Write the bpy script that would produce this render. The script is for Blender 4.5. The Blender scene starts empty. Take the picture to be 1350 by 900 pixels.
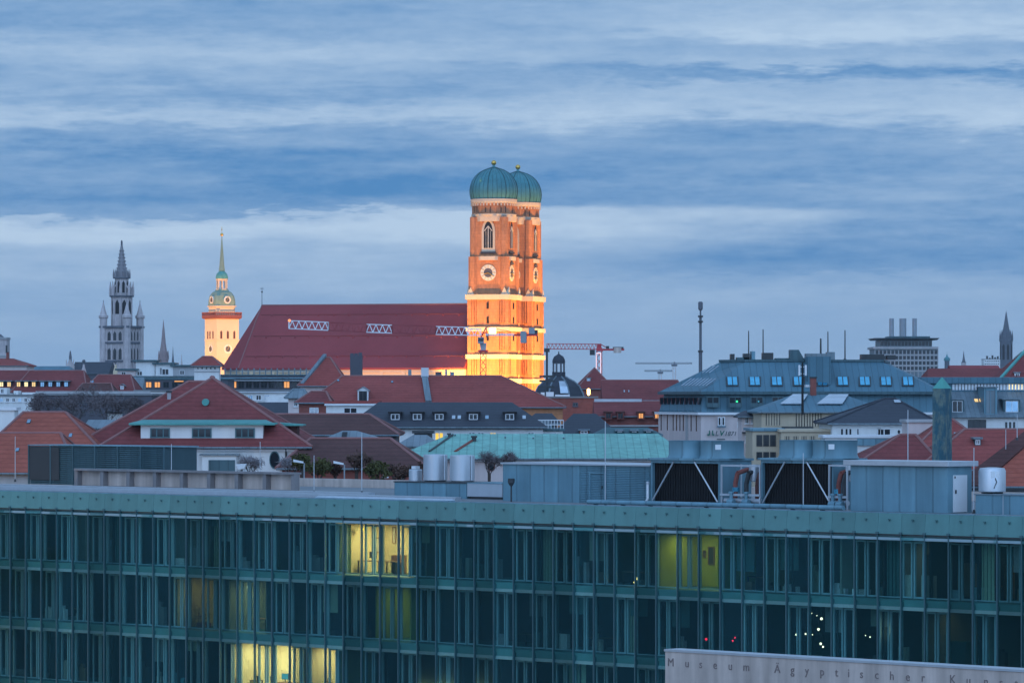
import bpy, bmesh, math, random
from mathutils import Vector, Matrix
random.seed(7)
C = bpy.context.scene.collection
SC = bpy.context.scene
R = math.radians
PI = math.pi

# ------------------------------------------------------------------ camera
F = 5635.0          # focal length in photo pixels (1350 wide)
CH = 30.0           # camera height: a roof terrace
HV = 525.0          # row of the horizon in the photo
cd = bpy.data.cameras.new('camera'); cam = bpy.data.objects.new('camera', cd); C.objects.link(cam)
cd.sensor_width = 36.0; cd.lens = 36.0 * F / 1350.0
cam.location = (0, 0, CH); cam.rotation_euler = (R(90), 0, 0)
cd.shift_y = (HV - 450.0) / 1350.0
cd.clip_start = 1.0; cd.clip_end = 30000
SC.camera = cam

# ------------------------------------------------------------------ render / exposure
SC.view_settings.view_transform = 'Standard'; SC.view_settings.look = 'None'
SC.view_settings.gamma = 1.0; SC.view_settings.exposure = 0.0
SC.view_settings.use_curve_mapping = False
try:
    SC.cycles.max_bounces = 8; SC.cycles.transparent_max_bounces = 24
    SC.cycles.diffuse_bounces = 3; SC.cycles.glossy_bounces = 3; SC.cycles.volume_bounces = 0
    SC.cycles.caustics_reflective = False; SC.cycles.caustics_refractive = False
    SC.cycles.use_denoising = True; SC.cycles.sample_clamp_indirect = 4.0
except Exception:
    pass

# ------------------------------------------------------------------ node helpers
class NT:
    def __init__(s, nt): s.nt = nt
    def n(s, t, **kw):
        nd = s.nt.nodes.new(t)
        for k, v in kw.items(): setattr(nd, k, v)
        return nd
    def l(s, a, b): s.nt.links.new(a, b)
    def put(s, sock, v):
        if hasattr(v, 'is_output') or isinstance(v, bpy.types.NodeSocket): s.l(v, sock)
        else: sock.default_value = v
    def m(s, op, a, b=None, c=None, clamp=False):
        nd = s.n('ShaderNodeMath', operation=op, use_clamp=clamp)
        s.put(nd.inputs[0], a)
        if b is not None: s.put(nd.inputs[1], b)
        if c is not None: s.put(nd.inputs[2], c)
        return nd.outputs[0]
    def mr(s, v, a, b, c=0.0, d=1.0, smooth=True):
        nd = s.n('ShaderNodeMapRange', interpolation_type='SMOOTHSTEP' if smooth else 'LINEAR')
        s.put(nd.inputs[0], v)
        for i, q in enumerate((a, b, c, d)): nd.inputs[i + 1].default_value = q
        return nd.outputs[0]
    def mix(s, f, a, b, blend='MIX'):
        nd = s.n('ShaderNodeMix', data_type='RGBA', blend_type=blend)
        s.put(nd.inputs[0], f)
        for sock, v in ((nd.inputs[6], a), (nd.inputs[7], b)):
            if isinstance(v, bpy.types.NodeSocket): s.l(v, sock)
            else: sock.default_value = (*v, 1)
        return nd.outputs[2]
    def ramp(s, v, stops):
        nd = s.n('ShaderNodeValToRGB'); cr = nd.color_ramp
        cr.interpolation = 'EASE'
        while len(cr.elements) < len(stops): cr.elements.new(0.5)
        for el, (p, g) in zip(cr.elements, stops):
            el.position = p; el.color = (g, g, g, 1)
        s.l(v, nd.inputs[0])
        return nd.outputs[0]
    def comb(s, x, y, z):
        nd = s.n('ShaderNodeCombineXYZ')
        for i, v in enumerate((x, y, z)): s.put(nd.inputs[i], v)
        return nd.outputs[0]
    def noise(s, vec, scale=1.0, detail=3.0, rough=0.55):
        nd = s.n('ShaderNodeTexNoise'); nd.inputs['Scale'].default_value = scale
        nd.inputs['Detail'].default_value = detail; nd.inputs['Roughness'].default_value = rough
        if vec is not None: s.l(vec, nd.inputs['Vector'])
        return nd.outputs[0]

# ------------------------------------------------------------------ world: overcast dusk
SKY_DARK, SKY_LIGHT = (0.074, 0.250, 0.545), (0.47, 0.63, 0.83)
W = bpy.data.worlds.new('World'); SC.world = W; W.use_nodes = True
wn = NT(W.node_tree); W.node_tree.nodes.clear()
wo = wn.n('ShaderNodeOutputWorld'); bg = wn.n('ShaderNodeBackground'); bg.inputs[1].default_value = 0.1
sky = wn.n('ShaderNodeTexSky', sky_type='NISHITA'); sky.sun_disc = False
sky.sun_elevation = R(6); sky.sun_rotation = R(215); sky.air_density = 1.0; sky.dust_density = 1.0
tc = wn.n('ShaderNodeTexCoord'); sx = wn.n('ShaderNodeSeparateXYZ'); wn.l(tc.outputs['Generated'], sx.inputs[0])
dx, dy, dz = sx.outputs
az = wn.m('ARCTAN2', dx, dy); el = wn.m('ARCTAN2', dz, wn.m('SQRT', wn.m('ADD', wn.m('MULTIPLY', dx, dx), wn.m('MULTIPLY', dy, dy))))
U = wn.m('MULTIPLY', az, F / 1000.0)          # thousands of "pixels" of azimuth, 0 = straight ahead
V = wn.m('MULTIPLY', el, F / 100.0)           # hundreds of "pixels" of elevation
n1 = wn.noise(wn.comb(wn.m('MULTIPLY', U, 2.2), V, 0.3), 0.9, 5, 0.55)
n2 = wn.noise(wn.comb(wn.m('MULTIPLY', U, 3.5), wn.m('MULTIPLY', V, 3.2), 7.3), 1.0, 6, 0.6)
n3 = wn.noise(wn.comb(wn.m('MULTIPLY', U, 1.3), wn.m('MULTIPLY', V, 0.5), 3.1), 1.0, 2, 0.5)
n4 = wn.noise(wn.comb(wn.m('MULTIPLY', U, 14.0), wn.m('MULTIPLY', V, 7.0), 2.2), 1.0, 5, 0.65)
Vw = wn.m('ADD', V, wn.m('ADD', wn.m('ADD', wn.m('MULTIPLY', wn.m('SUBTRACT', n1, 0.5), 0.8), wn.m('MULTIPLY', wn.m('SUBTRACT', n2, 0.5), 0.5)), wn.m('MULTIPLY', wn.m('SUBTRACT', n4, 0.5), 0.5)))
Vn = wn.m('DIVIDE', Vw, 6.0, clamp=True)
def stops(rows): return [(max(0.0, min(1.0, (525 - v) / 600.0)), g) for v, g in rows]
fl = wn.ramp(Vn, stops([(525, .52), (470, .46), (400, .52), (340, .68), (298, .92), (283, .62), (276, .20), (250, .09), (205, .12), (172, .34), (150, .70), (128, .34), (108, .52), (72, .68), (46, .40), (10, .34)]))
fr = wn.ramp(Vn, stops([(525, .50), (440, .47), (376, .50), (364, .40), (352, .20), (316, .24), (290, .36), (262, .20), (225, .34), (180, .34), (150, .86), (122, .72), (100, .20), (86, .62), (66, .50), (40, .88), (5, .64)]))
side = wn.mr(wn.m('ADD', U, wn.m('MULTIPLY', wn.m('SUBTRACT', n3, 0.5), 0.5)), -0.25, 0.3)
fm = wn.n('ShaderNodeMix', data_type='FLOAT'); wn.l(side, fm.inputs[0]); wn.l(fl, fm.inputs[2]); wn.l(fr, fm.inputs[3])
fine = wn.m('ADD', wn.m('MULTIPLY', wn.m('SUBTRACT', n2, 0.5), 0.55), wn.m('MULTIPLY', wn.m('SUBTRACT', n1, 0.5), 0.35))
n5 = wn.noise(wn.comb(wn.m('MULTIPLY', U, 26.0), wn.m('MULTIPLY', V, 9.0), 5.2), 1.0, 6, 0.68)
fine = wn.m('ADD', fine, wn.m('MULTIPLY', wn.m('SUBTRACT', n5, 0.5), 0.28))
fine = wn.m('MULTIPLY', fine, wn.mr(V, 0.5, 2.5, 0.35, 1.45))
# one long pale tongue of cloud over the towers
tv = wn.m('ADD', V, wn.m('MULTIPLY', wn.m('SUBTRACT', n1, 0.5), 0.5))
tong = wn.m('MULTIPLY', wn.m('MULTIPLY', wn.mr(tv, 1.75, 2.25), wn.mr(tv, 2.54, 2.44)), wn.m('MULTIPLY', wn.mr(U, -0.3, -0.05), wn.mr(wn.m('SUBTRACT', U, wn.m('MULTIPLY', V, 0.3)), -0.22, -0.36)))
f = wn.m('ADD', wn.m('ADD', fm.outputs[0], fine), wn.m('MULTIPLY', tong, 0.42), clamp=True)
cl = wn.mix(f, SKY_DARK, SKY_LIGHT)
high = wn.mr(el, 0.12, 0.5)
cl = wn.mix(high, cl, (0.27, 0.47, 0.79))                       # the overcast above the picture
back = wn.m('ADD', 1.0, wn.m('MULTIPLY', wn.mr(wn.m('MULTIPLY', dy, -1.0), 0.0, 0.9), 1.5))   # brighter towards the set sun
cl = wn.mix(1.0, cl, wn.comb(back, back, back), 'MULTIPLY')
cl10 = wn.mix(1.0, cl, (10, 10, 10), 'MULTIPLY')
wn.l(wn.mix(0.96, sky.outputs[0], cl10), bg.inputs[0]); wn.l(bg.outputs[0], wo.inputs[0])

# ------------------------------------------------------------------ sun (veiled, very soft)
sd = bpy.data.lights.new('sun', 'SUN'); sun = bpy.data.objects.new('sun', sd); C.objects.link(sun)
sd.energy = 0.12; sd.angle = R(35); sd.color = (1.0, 0.93, 0.88)
_dir = Vector((0.42, 0.80, -0.42)).normalized()
sun.rotation_euler = _dir.to_track_quat('-Z', 'Y').to_euler()

# ------------------------------------------------------------------ pixel <-> place
def X(u, Y): return (u - 675.0) / F * Y
def Z(v, Y): return CH + (HV - v) / F * Y
def P(u, v, Y): return Vector((X(u, Y), Y, Z(v, Y)))

# ------------------------------------------------------------------ materials
MATS = {}
def bsdf(name):
    m = bpy.data.materials.new(name); m.use_nodes = True
    t = NT(m.node_tree); b = m.node_tree.nodes['Principled BSDF']
    MATS[name] = m
    return m, t, b
def mat(name, col, rough=0.8, var=0.22, scale=0.6, metal=0.0, streak=0.0, tiles=0.0, seams=0.0, spec=0.3, fine=6.0, brick=None):
    m, t, b = bsdf(name)
    tcn = t.n('ShaderNodeTexCoord'); oc = tcn.outputs['Object']
    n_ = t.noise(oc, scale, 5, 0.6); nf = t.noise(oc, scale * fine, 3, 0.6)
    k = t.m('ADD', 1.0 - var, t.m('ADD', t.m('MULTIPLY', n_, var * 1.4), t.m('MULTIPLY', nf, var * 0.6)))
    sp = t.n('ShaderNodeSeparateXYZ'); t.l(oc, sp.inputs[0])
    if streak:                                     # rain streaks running down
        st = t.noise(t.comb(t.m('MULTIPLY', sp.outputs[0], 1.3), t.m('MULTIPLY', sp.outputs[1], 1.3), t.m('MULTIPLY', sp.outputs[2], 0.12)), 1.0, 4, 0.6)
        k = t.m('MULTIPLY', k, t.m('ADD', 1.0 - streak * 0.6, t.m('MULTIPLY', st, streak * 1.2)))
    bump = None
    if tiles:                                      # courses of roof tiles
        ph = t.m('FRACT', t.m('DIVIDE', sp.outputs[2], tiles))
        wob = t.noise(t.comb(t.m('MULTIPLY', sp.outputs[0], 2.2), t.m('MULTIPLY', sp.outputs[1], 2.2), t.m('MULTIPLY', t.m('FLOOR', t.m('DIVIDE', sp.outputs[2], tiles)), 5.1)), 1.0, 2, 0.7)
        k = t.m('MULTIPLY', k, t.m('ADD', 0.72, t.m('MULTIPLY', wob, 0.56)))
        k = t.m('MULTIPLY', k, t.mr(ph, 0.0, 0.35, 0.74, 1.0))
        bump = ph
    if seams:                                      # standing seams of sheet metal
        ph = t.m('FRACT', t.m('DIVIDE', sp.outputs[0], seams))
        line = t.mr(t.m('ABSOLUTE', t.m('SUBTRACT', ph, 0.5)), 0.42, 0.48, 0.0, 1.0)
        cellr = t.n('ShaderNodeTexWhiteNoise', noise_dimensions='1D'); t.l(t.m('FLOOR', t.m('DIVIDE', sp.outputs[0], seams)), cellr.inputs['W'])
        k = t.m('MULTIPLY', k, t.m('ADD', 0.9, t.m('MULTIPLY', cellr.outputs[0], 0.2)))
        k = t.m('MULTIPLY', k, t.m('SUBTRACT', 1.0, t.m('MULTIPLY', line, 0.25)))
        bump = line
    if brick:                                      # courses of brick or ashlar
        ph = t.m('FRACT', t.m('DIVIDE', sp.outputs[2], brick))
        ids = t.noise(t.comb(t.m('MULTIPLY', sp.outputs[0], 1.7), t.m('MULTIPLY', sp.outputs[1], 1.7), t.m('MULTIPLY', t.m('FLOOR', t.m('DIVIDE', sp.outputs[2], brick)), 3.7)), 1.0, 1, 0.5)
        k = t.m('MULTIPLY', k, t.m('ADD', 0.75, t.m('MULTIPLY', ids, 0.5)))
        k = t.m('MULTIPLY', k, t.mr(ph, 0.0, 0.2, 0.85, 1.0))
    if name in ('pane_frost', 'frame_light', 'curtain', 'window_grey'): k = t.m('MULTIPLY', k, t.m('ADD', 0.9, t.m('MULTIPLY', t.n('ShaderNodeObjectInfo').outputs['Random'], 0.2)))
    c = t.mix(1.0, col, t.comb(k, k, k), 'MULTIPLY')
    t.l(c, b.inputs['Base Color'])
    t.l(t.m('ADD', rough - 0.08, t.m('MULTIPLY', nf, 0.16), clamp=True), b.inputs['Roughness'])
    b.inputs['Metallic'].default_value = metal
    b.inputs['Specular IOR Level'].default_value = spec
    if bump is not None:
        bp = t.n('ShaderNodeBump'); bp.inputs['Strength'].default_value = 0.5; bp.inputs['Distance'].default_value = 0.04
        t.l(bump, bp.inputs['Height']); t.l(bp.outputs[0], b.inputs['Normal'])
    return m
def glow(name, col, strength, var=0.5, scale=0.9):
    m, t, b = bsdf(name)
    oc = t.n('ShaderNodeTexCoord').outputs['Object']
    n_ = t.noise(oc, scale, 3, 0.6)
    b.inputs['Base Color'].default_value = (*[q * 0.3 for q in col], 1)
    b.inputs['Emission Color'].default_value = (*col, 1)
    t.l(t.m('MULTIPLY', strength, t.m('ADD', 1.0 - var * .6, t.m('MULTIPLY', n_, var * 1.2))), b.inputs['Emission Strength'])
    return m
def pane_mat(name, col, rough=0.08, spec=0.5, metal=0.0):
    m, t, b = bsdf(name)
    oc = t.n('ShaderNodeTexCoord').outputs['Object']
    n_ = t.noise(oc, 0.7, 2, 0.5)
    k = t.m('ADD', 0.6, t.m('MULTIPLY', n_, 0.8))
    t.l(t.mix(1.0, col, t.comb(k, k, k), 'MULTIPLY'), b.inputs['Base Color'])
    b.inputs['Roughness'].default_value = rough; b.inputs['Specular IOR Level'].default_value = spec
    b.inputs['Metallic'].default_value = metal
    return m
def glass_mat(name, tint, refl, rough=0.04, body=(0.02, 0.05, 0.055), bodyf=0.1):
    m = bpy.data.materials.new(name); m.use_nodes = True; MATS[name] = m
    t = NT(m.node_tree); m.node_tree.nodes.clear()
    o = t.n('ShaderNodeOutputMaterial'); tr = t.n('ShaderNodeBsdfTransparent'); rnd = t.n('ShaderNodeObjectInfo').outputs['Random']; kr = t.m('ADD', 0.78, t.m('MULTIPLY', rnd, 0.26)); t.l(t.mix(1.0, tint, t.comb(kr, kr, kr), 'MULTIPLY'), tr.inputs[0])
    gl = t.n('ShaderNodeBsdfGlossy'); gl.inputs[0].default_value = (0.4, 0.8, 1.0, 1); gl.inputs['Roughness'].default_value = rough
    df = t.n('ShaderNodeBsdfDiffuse')
    oc = t.n('ShaderNodeTexCoord').outputs['Object']
    k = t.m('ADD', 0.5, t.noise(oc, 0.35, 4, 0.6))  # patchy body tone painted in to look like uneven reflections
    t.l(t.mix(1.0, body, t.comb(k, k, k), 'MULTIPLY'), df.inputs[0])
    lw = t.n('ShaderNodeFresnel'); lw.inputs[0].default_value = 1.5
    fac = t.m('ADD', refl * 0.3, t.m('MULTIPLY', lw.outputs[0], 0.16), clamp=True)
    m1 = t.n('ShaderNodeMixShader'); m1.inputs[0].default_value = bodyf; t.l(tr.outputs[0], m1.inputs[1]); t.l(df.outputs[0], m1.inputs[2])
    m2 = t.n('ShaderNodeMixShader'); t.l(fac, m2.inputs[0]); t.l(m1.outputs[0], m2.inputs[1]); t.l(gl.outputs[0], m2.inputs[2])
    t.l(m2.outputs[0], o.inputs[0])
    return m

mat('brick_red', (0.50, 0.215, 0.105), 0.88, 0.42, 0.25, brick=0.9, streak=0.6)
mat('stone_pale', (0.62, 0.52, 0.40), 0.85, 0.25, 0.5)
mat('copper', (0.075, 0.24, 0.265), 0.42, 0.45, 0.25, streak=0.5)
mat('copper_light', (0.20, 0.44, 0.37), 0.6, 0.38, 0.25, streak=0.75, seams=0.62)
mat('copper_plain', (0.10, 0.33, 0.30), 0.6, 0.3, 0.5, streak=0.4)
mat('tile_red', (0.32, 0.076, 0.066), 0.85, 0.48, 0.2, tiles=0.33, spec=0.15)
mat('tile_dark', (0.225, 0.058, 0.056), 0.85, 0.48, 0.2, tiles=0.33, spec=0.15)
mat('tile_orange', (0.39, 0.102, 0.07), 0.85, 0.48, 0.22, tiles=0.33, spec=0.15)
mat('tile_brown', (0.12, 0.055, 0.05), 0.85, 0.5, 0.25, tiles=0.3, spec=0.15)
mat('tile_far', (0.31, 0.066, 0.07), 0.88, 0.42, 0.06, spec=0.1)
mat('ridge_tile', (0.30, 0.14, 0.13), 0.85, 0.3, 1.5)
mat('slate', (0.05, 0.055, 0.07), 0.7, 0.3, 0.4, tiles=0.28)
mat('slate_blue', (0.085, 0.18, 0.23), 0.6, 0.25, 0.2, seams=0.8)
mat('zinc', (0.20, 0.25, 0.28), 0.5, 0.25, 0.3, metal=0.3, seams=0.6, streak=0.4)
mat('zinc_dark', (0.07, 0.13, 0.15), 0.55, 0.3, 0.3, streak=0.4, seams=0.7)
mat('white_wall', (0.76, 0.76, 0.75), 0.9, 0.14, 0.3, streak=0.25)
mat('grey_wall', (0.42, 0.42, 0.43), 0.9, 0.16, 0.3, streak=0.35)
mat('pink_wall', (0.66, 0.55, 0.53), 0.9, 0.16, 0.3, streak=0.3)
mat('beige_wall', (0.55, 0.45, 0.33), 0.9, 0.16, 0.3, streak=0.3)
mat('dark_wall', (0.10, 0.10, 0.12), 0.9, 0.3, 0.3)
mat('brick_dark', (0.26, 0.085, 0.07), 0.9, 0.25, 0.3, brick=0.5)
mat('concrete', (0.54, 0.44, 0.39), 0.9, 0.28, 0.45, streak=1.1)
mat('flat_roof', (0.22, 0.23, 0.24), 0.9, 0.35, 0.15)
mat('metal_blue', (0.155, 0.285, 0.345), 0.5, 0.22, 0.35, metal=0.1, streak=0.6, seams=1.15)
mat('metal_light', (0.55, 0.58, 0.62), 0.35, 0.15, 0.5, metal=0.5, streak=0.2)
mat('metal_dark', (0.05, 0.055, 0.06), 0.5, 0.3, 0.5)
mat('metal_black', (0.012, 0.012, 0.014), 0.6, 0.4, 0.8)
mat('white_paint', (0.75, 0.76, 0.78), 0.5, 0.1, 0.6)
mat('red_paint', (0.50, 0.05, 0.06), 0.5, 0.2, 0.5)
mat('clip_grey', (0.06, 0.15, 0.16), 0.6, 0.3, 1.0)
mat('room_mid', (0.26, 0.28, 0.24), 0.9, 0.3, 0.4)
mat('frame_teal', (0.085, 0.17, 0.19), 0.45, 0.2, 0.4, metal=0.25)
mat('frame_light', (0.33, 0.47, 0.52), 0.45, 0.2, 0.4, metal=0.2)
mat('slab_teal', (0.11, 0.25, 0.25), 0.55, 0.25, 0.25, streak=0.3)
mat('pane_frost', (0.105, 0.255, 0.25), 0.45, 0.3, 0.35, streak=0.35, spec=0.5)
mat('copper_lit', (0.20, 0.30, 0.24), 0.6, 0.3, 0.5, streak=0.4)  # copper with the floodlit olive tone put into its base colour
mat('gothic_mid', (0.27, 0.255, 0.27), 0.9, 0.5, 0.5)
mat('spire_stone', (0.34, 0.26, 0.26), 0.9, 0.5, 0.4)
mat('dark_concrete', (0.26, 0.235, 0.235), 0.9, 0.3, 0.5, streak=0.6)
mat('leaf_pale', (0.26, 0.24, 0.26), 0.9, 0.4, 1.5)
mat('copper_dark', (0.03, 0.10, 0.11), 0.6, 0.3, 0.5)
mat('gothic_stone', (0.52, 0.46, 0.46), 0.9, 0.6, 0.35, streak=0.6)
mat('twig', (0.15, 0.12, 0.125), 0.9, 0.4, 1.5)
mat('spire_dark', (0.13, 0.14, 0.165), 0.85, 0.4, 0.4)
mat('plaster_warm', (0.70, 0.55, 0.38), 0.9, 0.12, 0.2)
mat('gold', (0.80, 0.50, 0.12), 0.3, 0.2, 1.0, metal=0.8)
mat('clock_white', (0.75, 0.70, 0.60), 0.8, 0.1, 1.0)
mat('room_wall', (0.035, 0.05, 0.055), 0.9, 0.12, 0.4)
mat('room_dark', (0.13, 0.13, 0.13), 0.9, 0.3, 0.4)
mat('room_yellow', (0.74, 0.60, 0.34), 0.9, 0.12, 0.4)
mat('room_green', (0.42, 0.42, 0.08), 0.9, 0.12, 0.4)
mat('room_floor', (0.22, 0.20, 0.18), 0.7, 0.2, 0.4)
mat('curtain', (0.45, 0.52, 0.38), 0.9, 0.2, 0.8)
mat('wood', (0.22, 0.12, 0.06), 0.7, 0.3, 1.5)
mat('paper', (0.55, 0.52, 0.45), 0.9, 0.4, 3.0)
mat('bark', (0.07, 0.055, 0.05), 0.95, 0.3, 2.0)
mat('leaf_olive', (0.09, 0.085, 0.03), 0.9, 0.5, 1.5)
mat('leaf_brown', (0.11, 0.06, 0.045), 0.9, 0.5, 1.5)
mat('ground', (0.06, 0.06, 0.062), 0.95, 0.3, 0.02)
mat('lamp_grey', (0.30, 0.33, 0.36), 0.5, 0.15, 0.8)
mat('teal_paint', (0.05, 0.20, 0.24), 0.6, 0.25, 0.6)
mat('sign_green', (0.012, 0.14, 0.10), 0.7, 0.1, 1.0)
mat('sign_grey', (0.09, 0.11, 0.11), 0.7, 0.1, 1.0)
mat('letter_brown', (0.23, 0.18, 0.17), 0.8, 0.1, 1.0)
mat('obelisk_top', (0.10, 0.36, 0.31), 0.6, 0.25, 0.6)
def patina(name, c0, c1):
    m, t, b = bsdf(name); oc = t.n('ShaderNodeTexCoord').outputs['Object']; sp = t.n('ShaderNodeSeparateXYZ'); t.l(oc, sp.inputs[0])
    v = t.comb(t.m('MULTIPLY', sp.outputs[0], 2.6), t.m('MULTIPLY', sp.outputs[1], 2.6), t.m('MULTIPLY', sp.outputs[2], 0.9))
    f_ = t.mr(t.noise(v, 1.0, 6, 0.7), 0.42, 0.62); g = t.noise(oc, 5.0, 3, 0.6); k = t.m('ADD', 0.55, t.m('MULTIPLY', g, 0.9))
    t.l(t.mix(1.0, t.mix(f_, c0, c1), t.comb(k, k, k), 'MULTIPLY'), b.inputs['Base Color']); b.inputs['Roughness'].default_value = 0.6
patina('obelisk_bronze', (0.022, 0.10, 0.14), (0.14, 0.19, 0.17))
pane_mat('pane_dark', (0.016, 0.022, 0.03), 0.07, 0.5)
pane_mat('pane_blue', (0.30, 0.45, 0.58), 0.1, 0.5, 0.8)
pane_mat('pane_cyan', (0.16, 0.62, 0.85), 0.1, 0.5, 0.85)
pane_mat('pane_white', (0.55, 0.60, 0.66), 0.2, 0.5, 0.6)
def cloth_mat(name, col):
    m = bpy.data.materials.new(name); m.use_nodes = True; MATS[name] = m; t = NT(m.node_tree); m.node_tree.nodes.clear()
    o = t.n('ShaderNodeOutputMaterial'); d = t.n('ShaderNodeBsdfDiffuse'); tr = t.n('ShaderNodeBsdfTranslucent'); x = t.n('ShaderNodeMixShader'); x.inputs[0].default_value = .6
    oc = t.n('ShaderNodeTexCoord').outputs['Object']; k = t.m('ADD', .75, t.m('MULTIPLY', t.noise(oc, 2.0, 3, .6), .5)); c = t.mix(1.0, col, t.comb(k, k, k), 'MULTIPLY')
    t.l(c, d.inputs[0]); t.l(c, tr.inputs[0]); t.l(d.outputs[0], x.inputs[1]); t.l(tr.outputs[0], x.inputs[2]); t.l(x.outputs[0], o.inputs[0])
cloth_mat('curtain_sheer', (0.52, 0.62, 0.40))
glass_mat('glass_skin', (0.82, 0.965, 0.95), 0.05, 0.05, (0.06, 0.29, 0.30), 0.035)
glass_mat('glass_window', (0.93, 0.97, 0.97), 0.01, 0.02, (0.03, 0.04, 0.04), 0.015)
glow('lit_warm', (1.0, 0.66, 0.26), 1.0, 0.5, 1.1)
glow('lit_pale', (1.0, 0.80, 0.40), 1.25, 0.6, 1.1)
glow('lit_yellow', (1.0, 0.62, 0.08), 1.0, 0.5, 1.1)
glow('lit_orange', (1.0, 0.42, 0.12), 0.9, 0.6, 1.1)
glow('lamp_warm', (1.0, 0.60, 0.18), 9.0, 0.1)
glow('lamp_white', (1.0, 0.86, 0.62), 5.0, 0.1)
glow('lamp_red', (1.0, 0.02, 0.06), 3.0, 0.1)
glow('lamp_green', (0.05, 0.9, 0.35), 1.5, 0.1)
glow('lamp_yellow', (1.0, 0.65, 0.03), 2.0, 0.1)
glow('screen_cyan', (0.10, 0.55, 0.75), 0.5, 0.5)
glow('lamp_pink', (1.0, 0.72, 0.78), 1.3, 0.2)
glow('lamp_orange', (1.0, 0.30, 0.10), 1.6, 0.1)

# ------------------------------------------------------------------ mesh builder
class MB:
    def __init__(s): s.v = []; s.f = []; s.M = None
    def add(s, vs, fs):
        o = len(s.v)
        for p in vs:
            p = Vector(p); s.v.append(s.M @ p if s.M is not None else p)
        s.f += [tuple(i + o for i in f) for f in fs]
        return s
    def box(s, x0, x1, y0, y1, z0, z1):
        return s.add([(x0, y0, z0), (x1, y0, z0), (x1, y1, z0), (x0, y1, z0), (x0, y0, z1), (x1, y0, z1), (x1, y1, z1), (x0, y1, z1)],
                     [(0, 3, 2, 1), (4, 5, 6, 7), (0, 1, 5, 4), (1, 2, 6, 5), (2, 3, 7, 6), (3, 0, 4, 7)])
    def loft(s, rings, cap0=True, cap1=True):       # rings: lists of points, same count
        n = len(rings[0]); vs = [p for r in rings for p in r]; fs = []
        for k in range(len(rings) - 1):
            for i in range(n):
                j = (i + 1) % n
                fs.append((k * n + i, k * n + j, (k + 1) * n + j, (k + 1) * n + i))
        if cap0: fs.append(tuple(reversed(range(n))))
        if cap1: fs.append(tuple((len(rings) - 1) * n + i for i in range(n)))
        return s.add(vs, fs)
    def prism(s, poly, z0, z1, top=None):
        top = top or poly
        return s.loft([[(x, y, z0) for x, y in poly], [(x, y, z1) for x, y in top]])
    def lathe(s, prof, n=24, cx=0, cy=0, phase=0.0):
        return s.loft([[(cx + r * math.cos(2 * PI * i / n + phase), cy + r * math.sin(2 * PI * i / n + phase), z) for i in range(n)] for r, z in prof])
    def tube(s, p, q, r, r2=None, n=6):
        p = Vector(p); q = Vector(q); d = q - p
        if d.length < 1e-6: return s
        a = d.orthogonal().normalized(); b = d.normalized().cross(a); r2 = r if r2 is None else r2
        return s.loft([[p + (a * math.cos(t) + b * math.sin(t)) * r for t in [2 * PI * i / n for i in range(n)]],
                       [q + (a * math.cos(t) + b * math.sin(t)) * r2 for t in [2 * PI * i / n for i in range(n)]]])
    def path(s, pts, r, n=6):
        for a, b in zip(pts, pts[1:]): s.tube(a, b, r, n=n)
        return s
    def slab(s, pts, t):                            # polygon (3-D, planar) thickened along its normal by -t
        pts = [Vector(p) for p in pts]; nn = (pts[1] - pts[0]).cross(pts[-1] - pts[0]).normalized()
        return s.loft([[p - nn * t for p in pts], pts])
    def ball(s, c, r, n=10, m=6, sz=1.0):
        return s.lathe([(max(1e-3, r * math.sin(PI * k / m)), c[2] - sz * r * math.cos(PI * k / m)) for k in range(m + 1)], n, c[0], c[1])
    def build(s, name, m, parent=None, smooth=False, bevel=0.0):
        me = bpy.data.meshes.new(name); me.from_pydata([tuple(v) for v in s.v], [], s.f); me.validate()
        bm = bmesh.new(); bm.from_mesh(me)
        bmesh.ops.recalc_face_normals(bm, faces=bm.faces)
        if bevel:
            try: bmesh.ops.bevel(bm, geom=bm.edges[:], offset=bevel, segments=1, affect='EDGES', clamp_overlap=True)
            except Exception: pass
        bm.to_mesh(me); bm.free()
        if smooth:
            for p in me.polygons: p.use_smooth = True
            try: me.set_sharp_from_angle(angle=R(40))
            except Exception: pass
        me.materials.append(MATS[m] if isinstance(m, str) else m)
        o = bpy.data.objects.new(name, me); C.objects.link(o)
        if parent is not None: o.parent = parent
        return o
def B(): return MB()

def thing(name, label, cat, loc=(0, 0, 0), rz=0.0, group=None):
    o = bpy.data.objects.new(name, None); C.objects.link(o); o.empty_display_size = 0.5
    o.location = loc; o.rotation_euler = (0, 0, rz); tag(o, label, cat, group)
    return o
def tag(o, label, cat, group=None):
    o['label'] = label; o['category'] = cat
    if group: o['group'] = group
    return o
def struct(o, kind='structure'): o['kind'] = kind; return o
def copy_tree(o, parent=None):
    c = o.copy(); C.objects.link(c)
    if parent is not None: c.parent = parent
    for ch in list(o.children): copy_tree(ch, c)
    return c
def text_mesh(txt, size, mat_, parent, M, name='lettering', depth=0.02, shear=0.0, bold=0.0):
    cu = bpy.data.curves.new('text', 'FONT'); cu.body = txt; cu.size = size; cu.extrude = depth; cu.shear = shear; cu.offset = bold
    cu.align_x = 'CENTER'
    t = bpy.data.objects.new('text', cu); C.objects.link(t)
    dg = bpy.context.evaluated_depsgraph_get(); dg.update()
    me = bpy.data.meshes.new_from_object(t.evaluated_get(dg)); C.objects.unlink(t); bpy.data.objects.remove(t)
    me.transform(M); me.name = name; me.materials.clear(); me.materials.append(MATS[mat_])
    return me

def rot(th): return math.cos(th), math.sin(th)
def solve_line(Ax, Ay, ex, ey, u):                  # distance along a ground line where column u meets it
    k = (u - 675.0) / F
    return (k * Ay - Ax) / (ex - k * ey)

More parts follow.
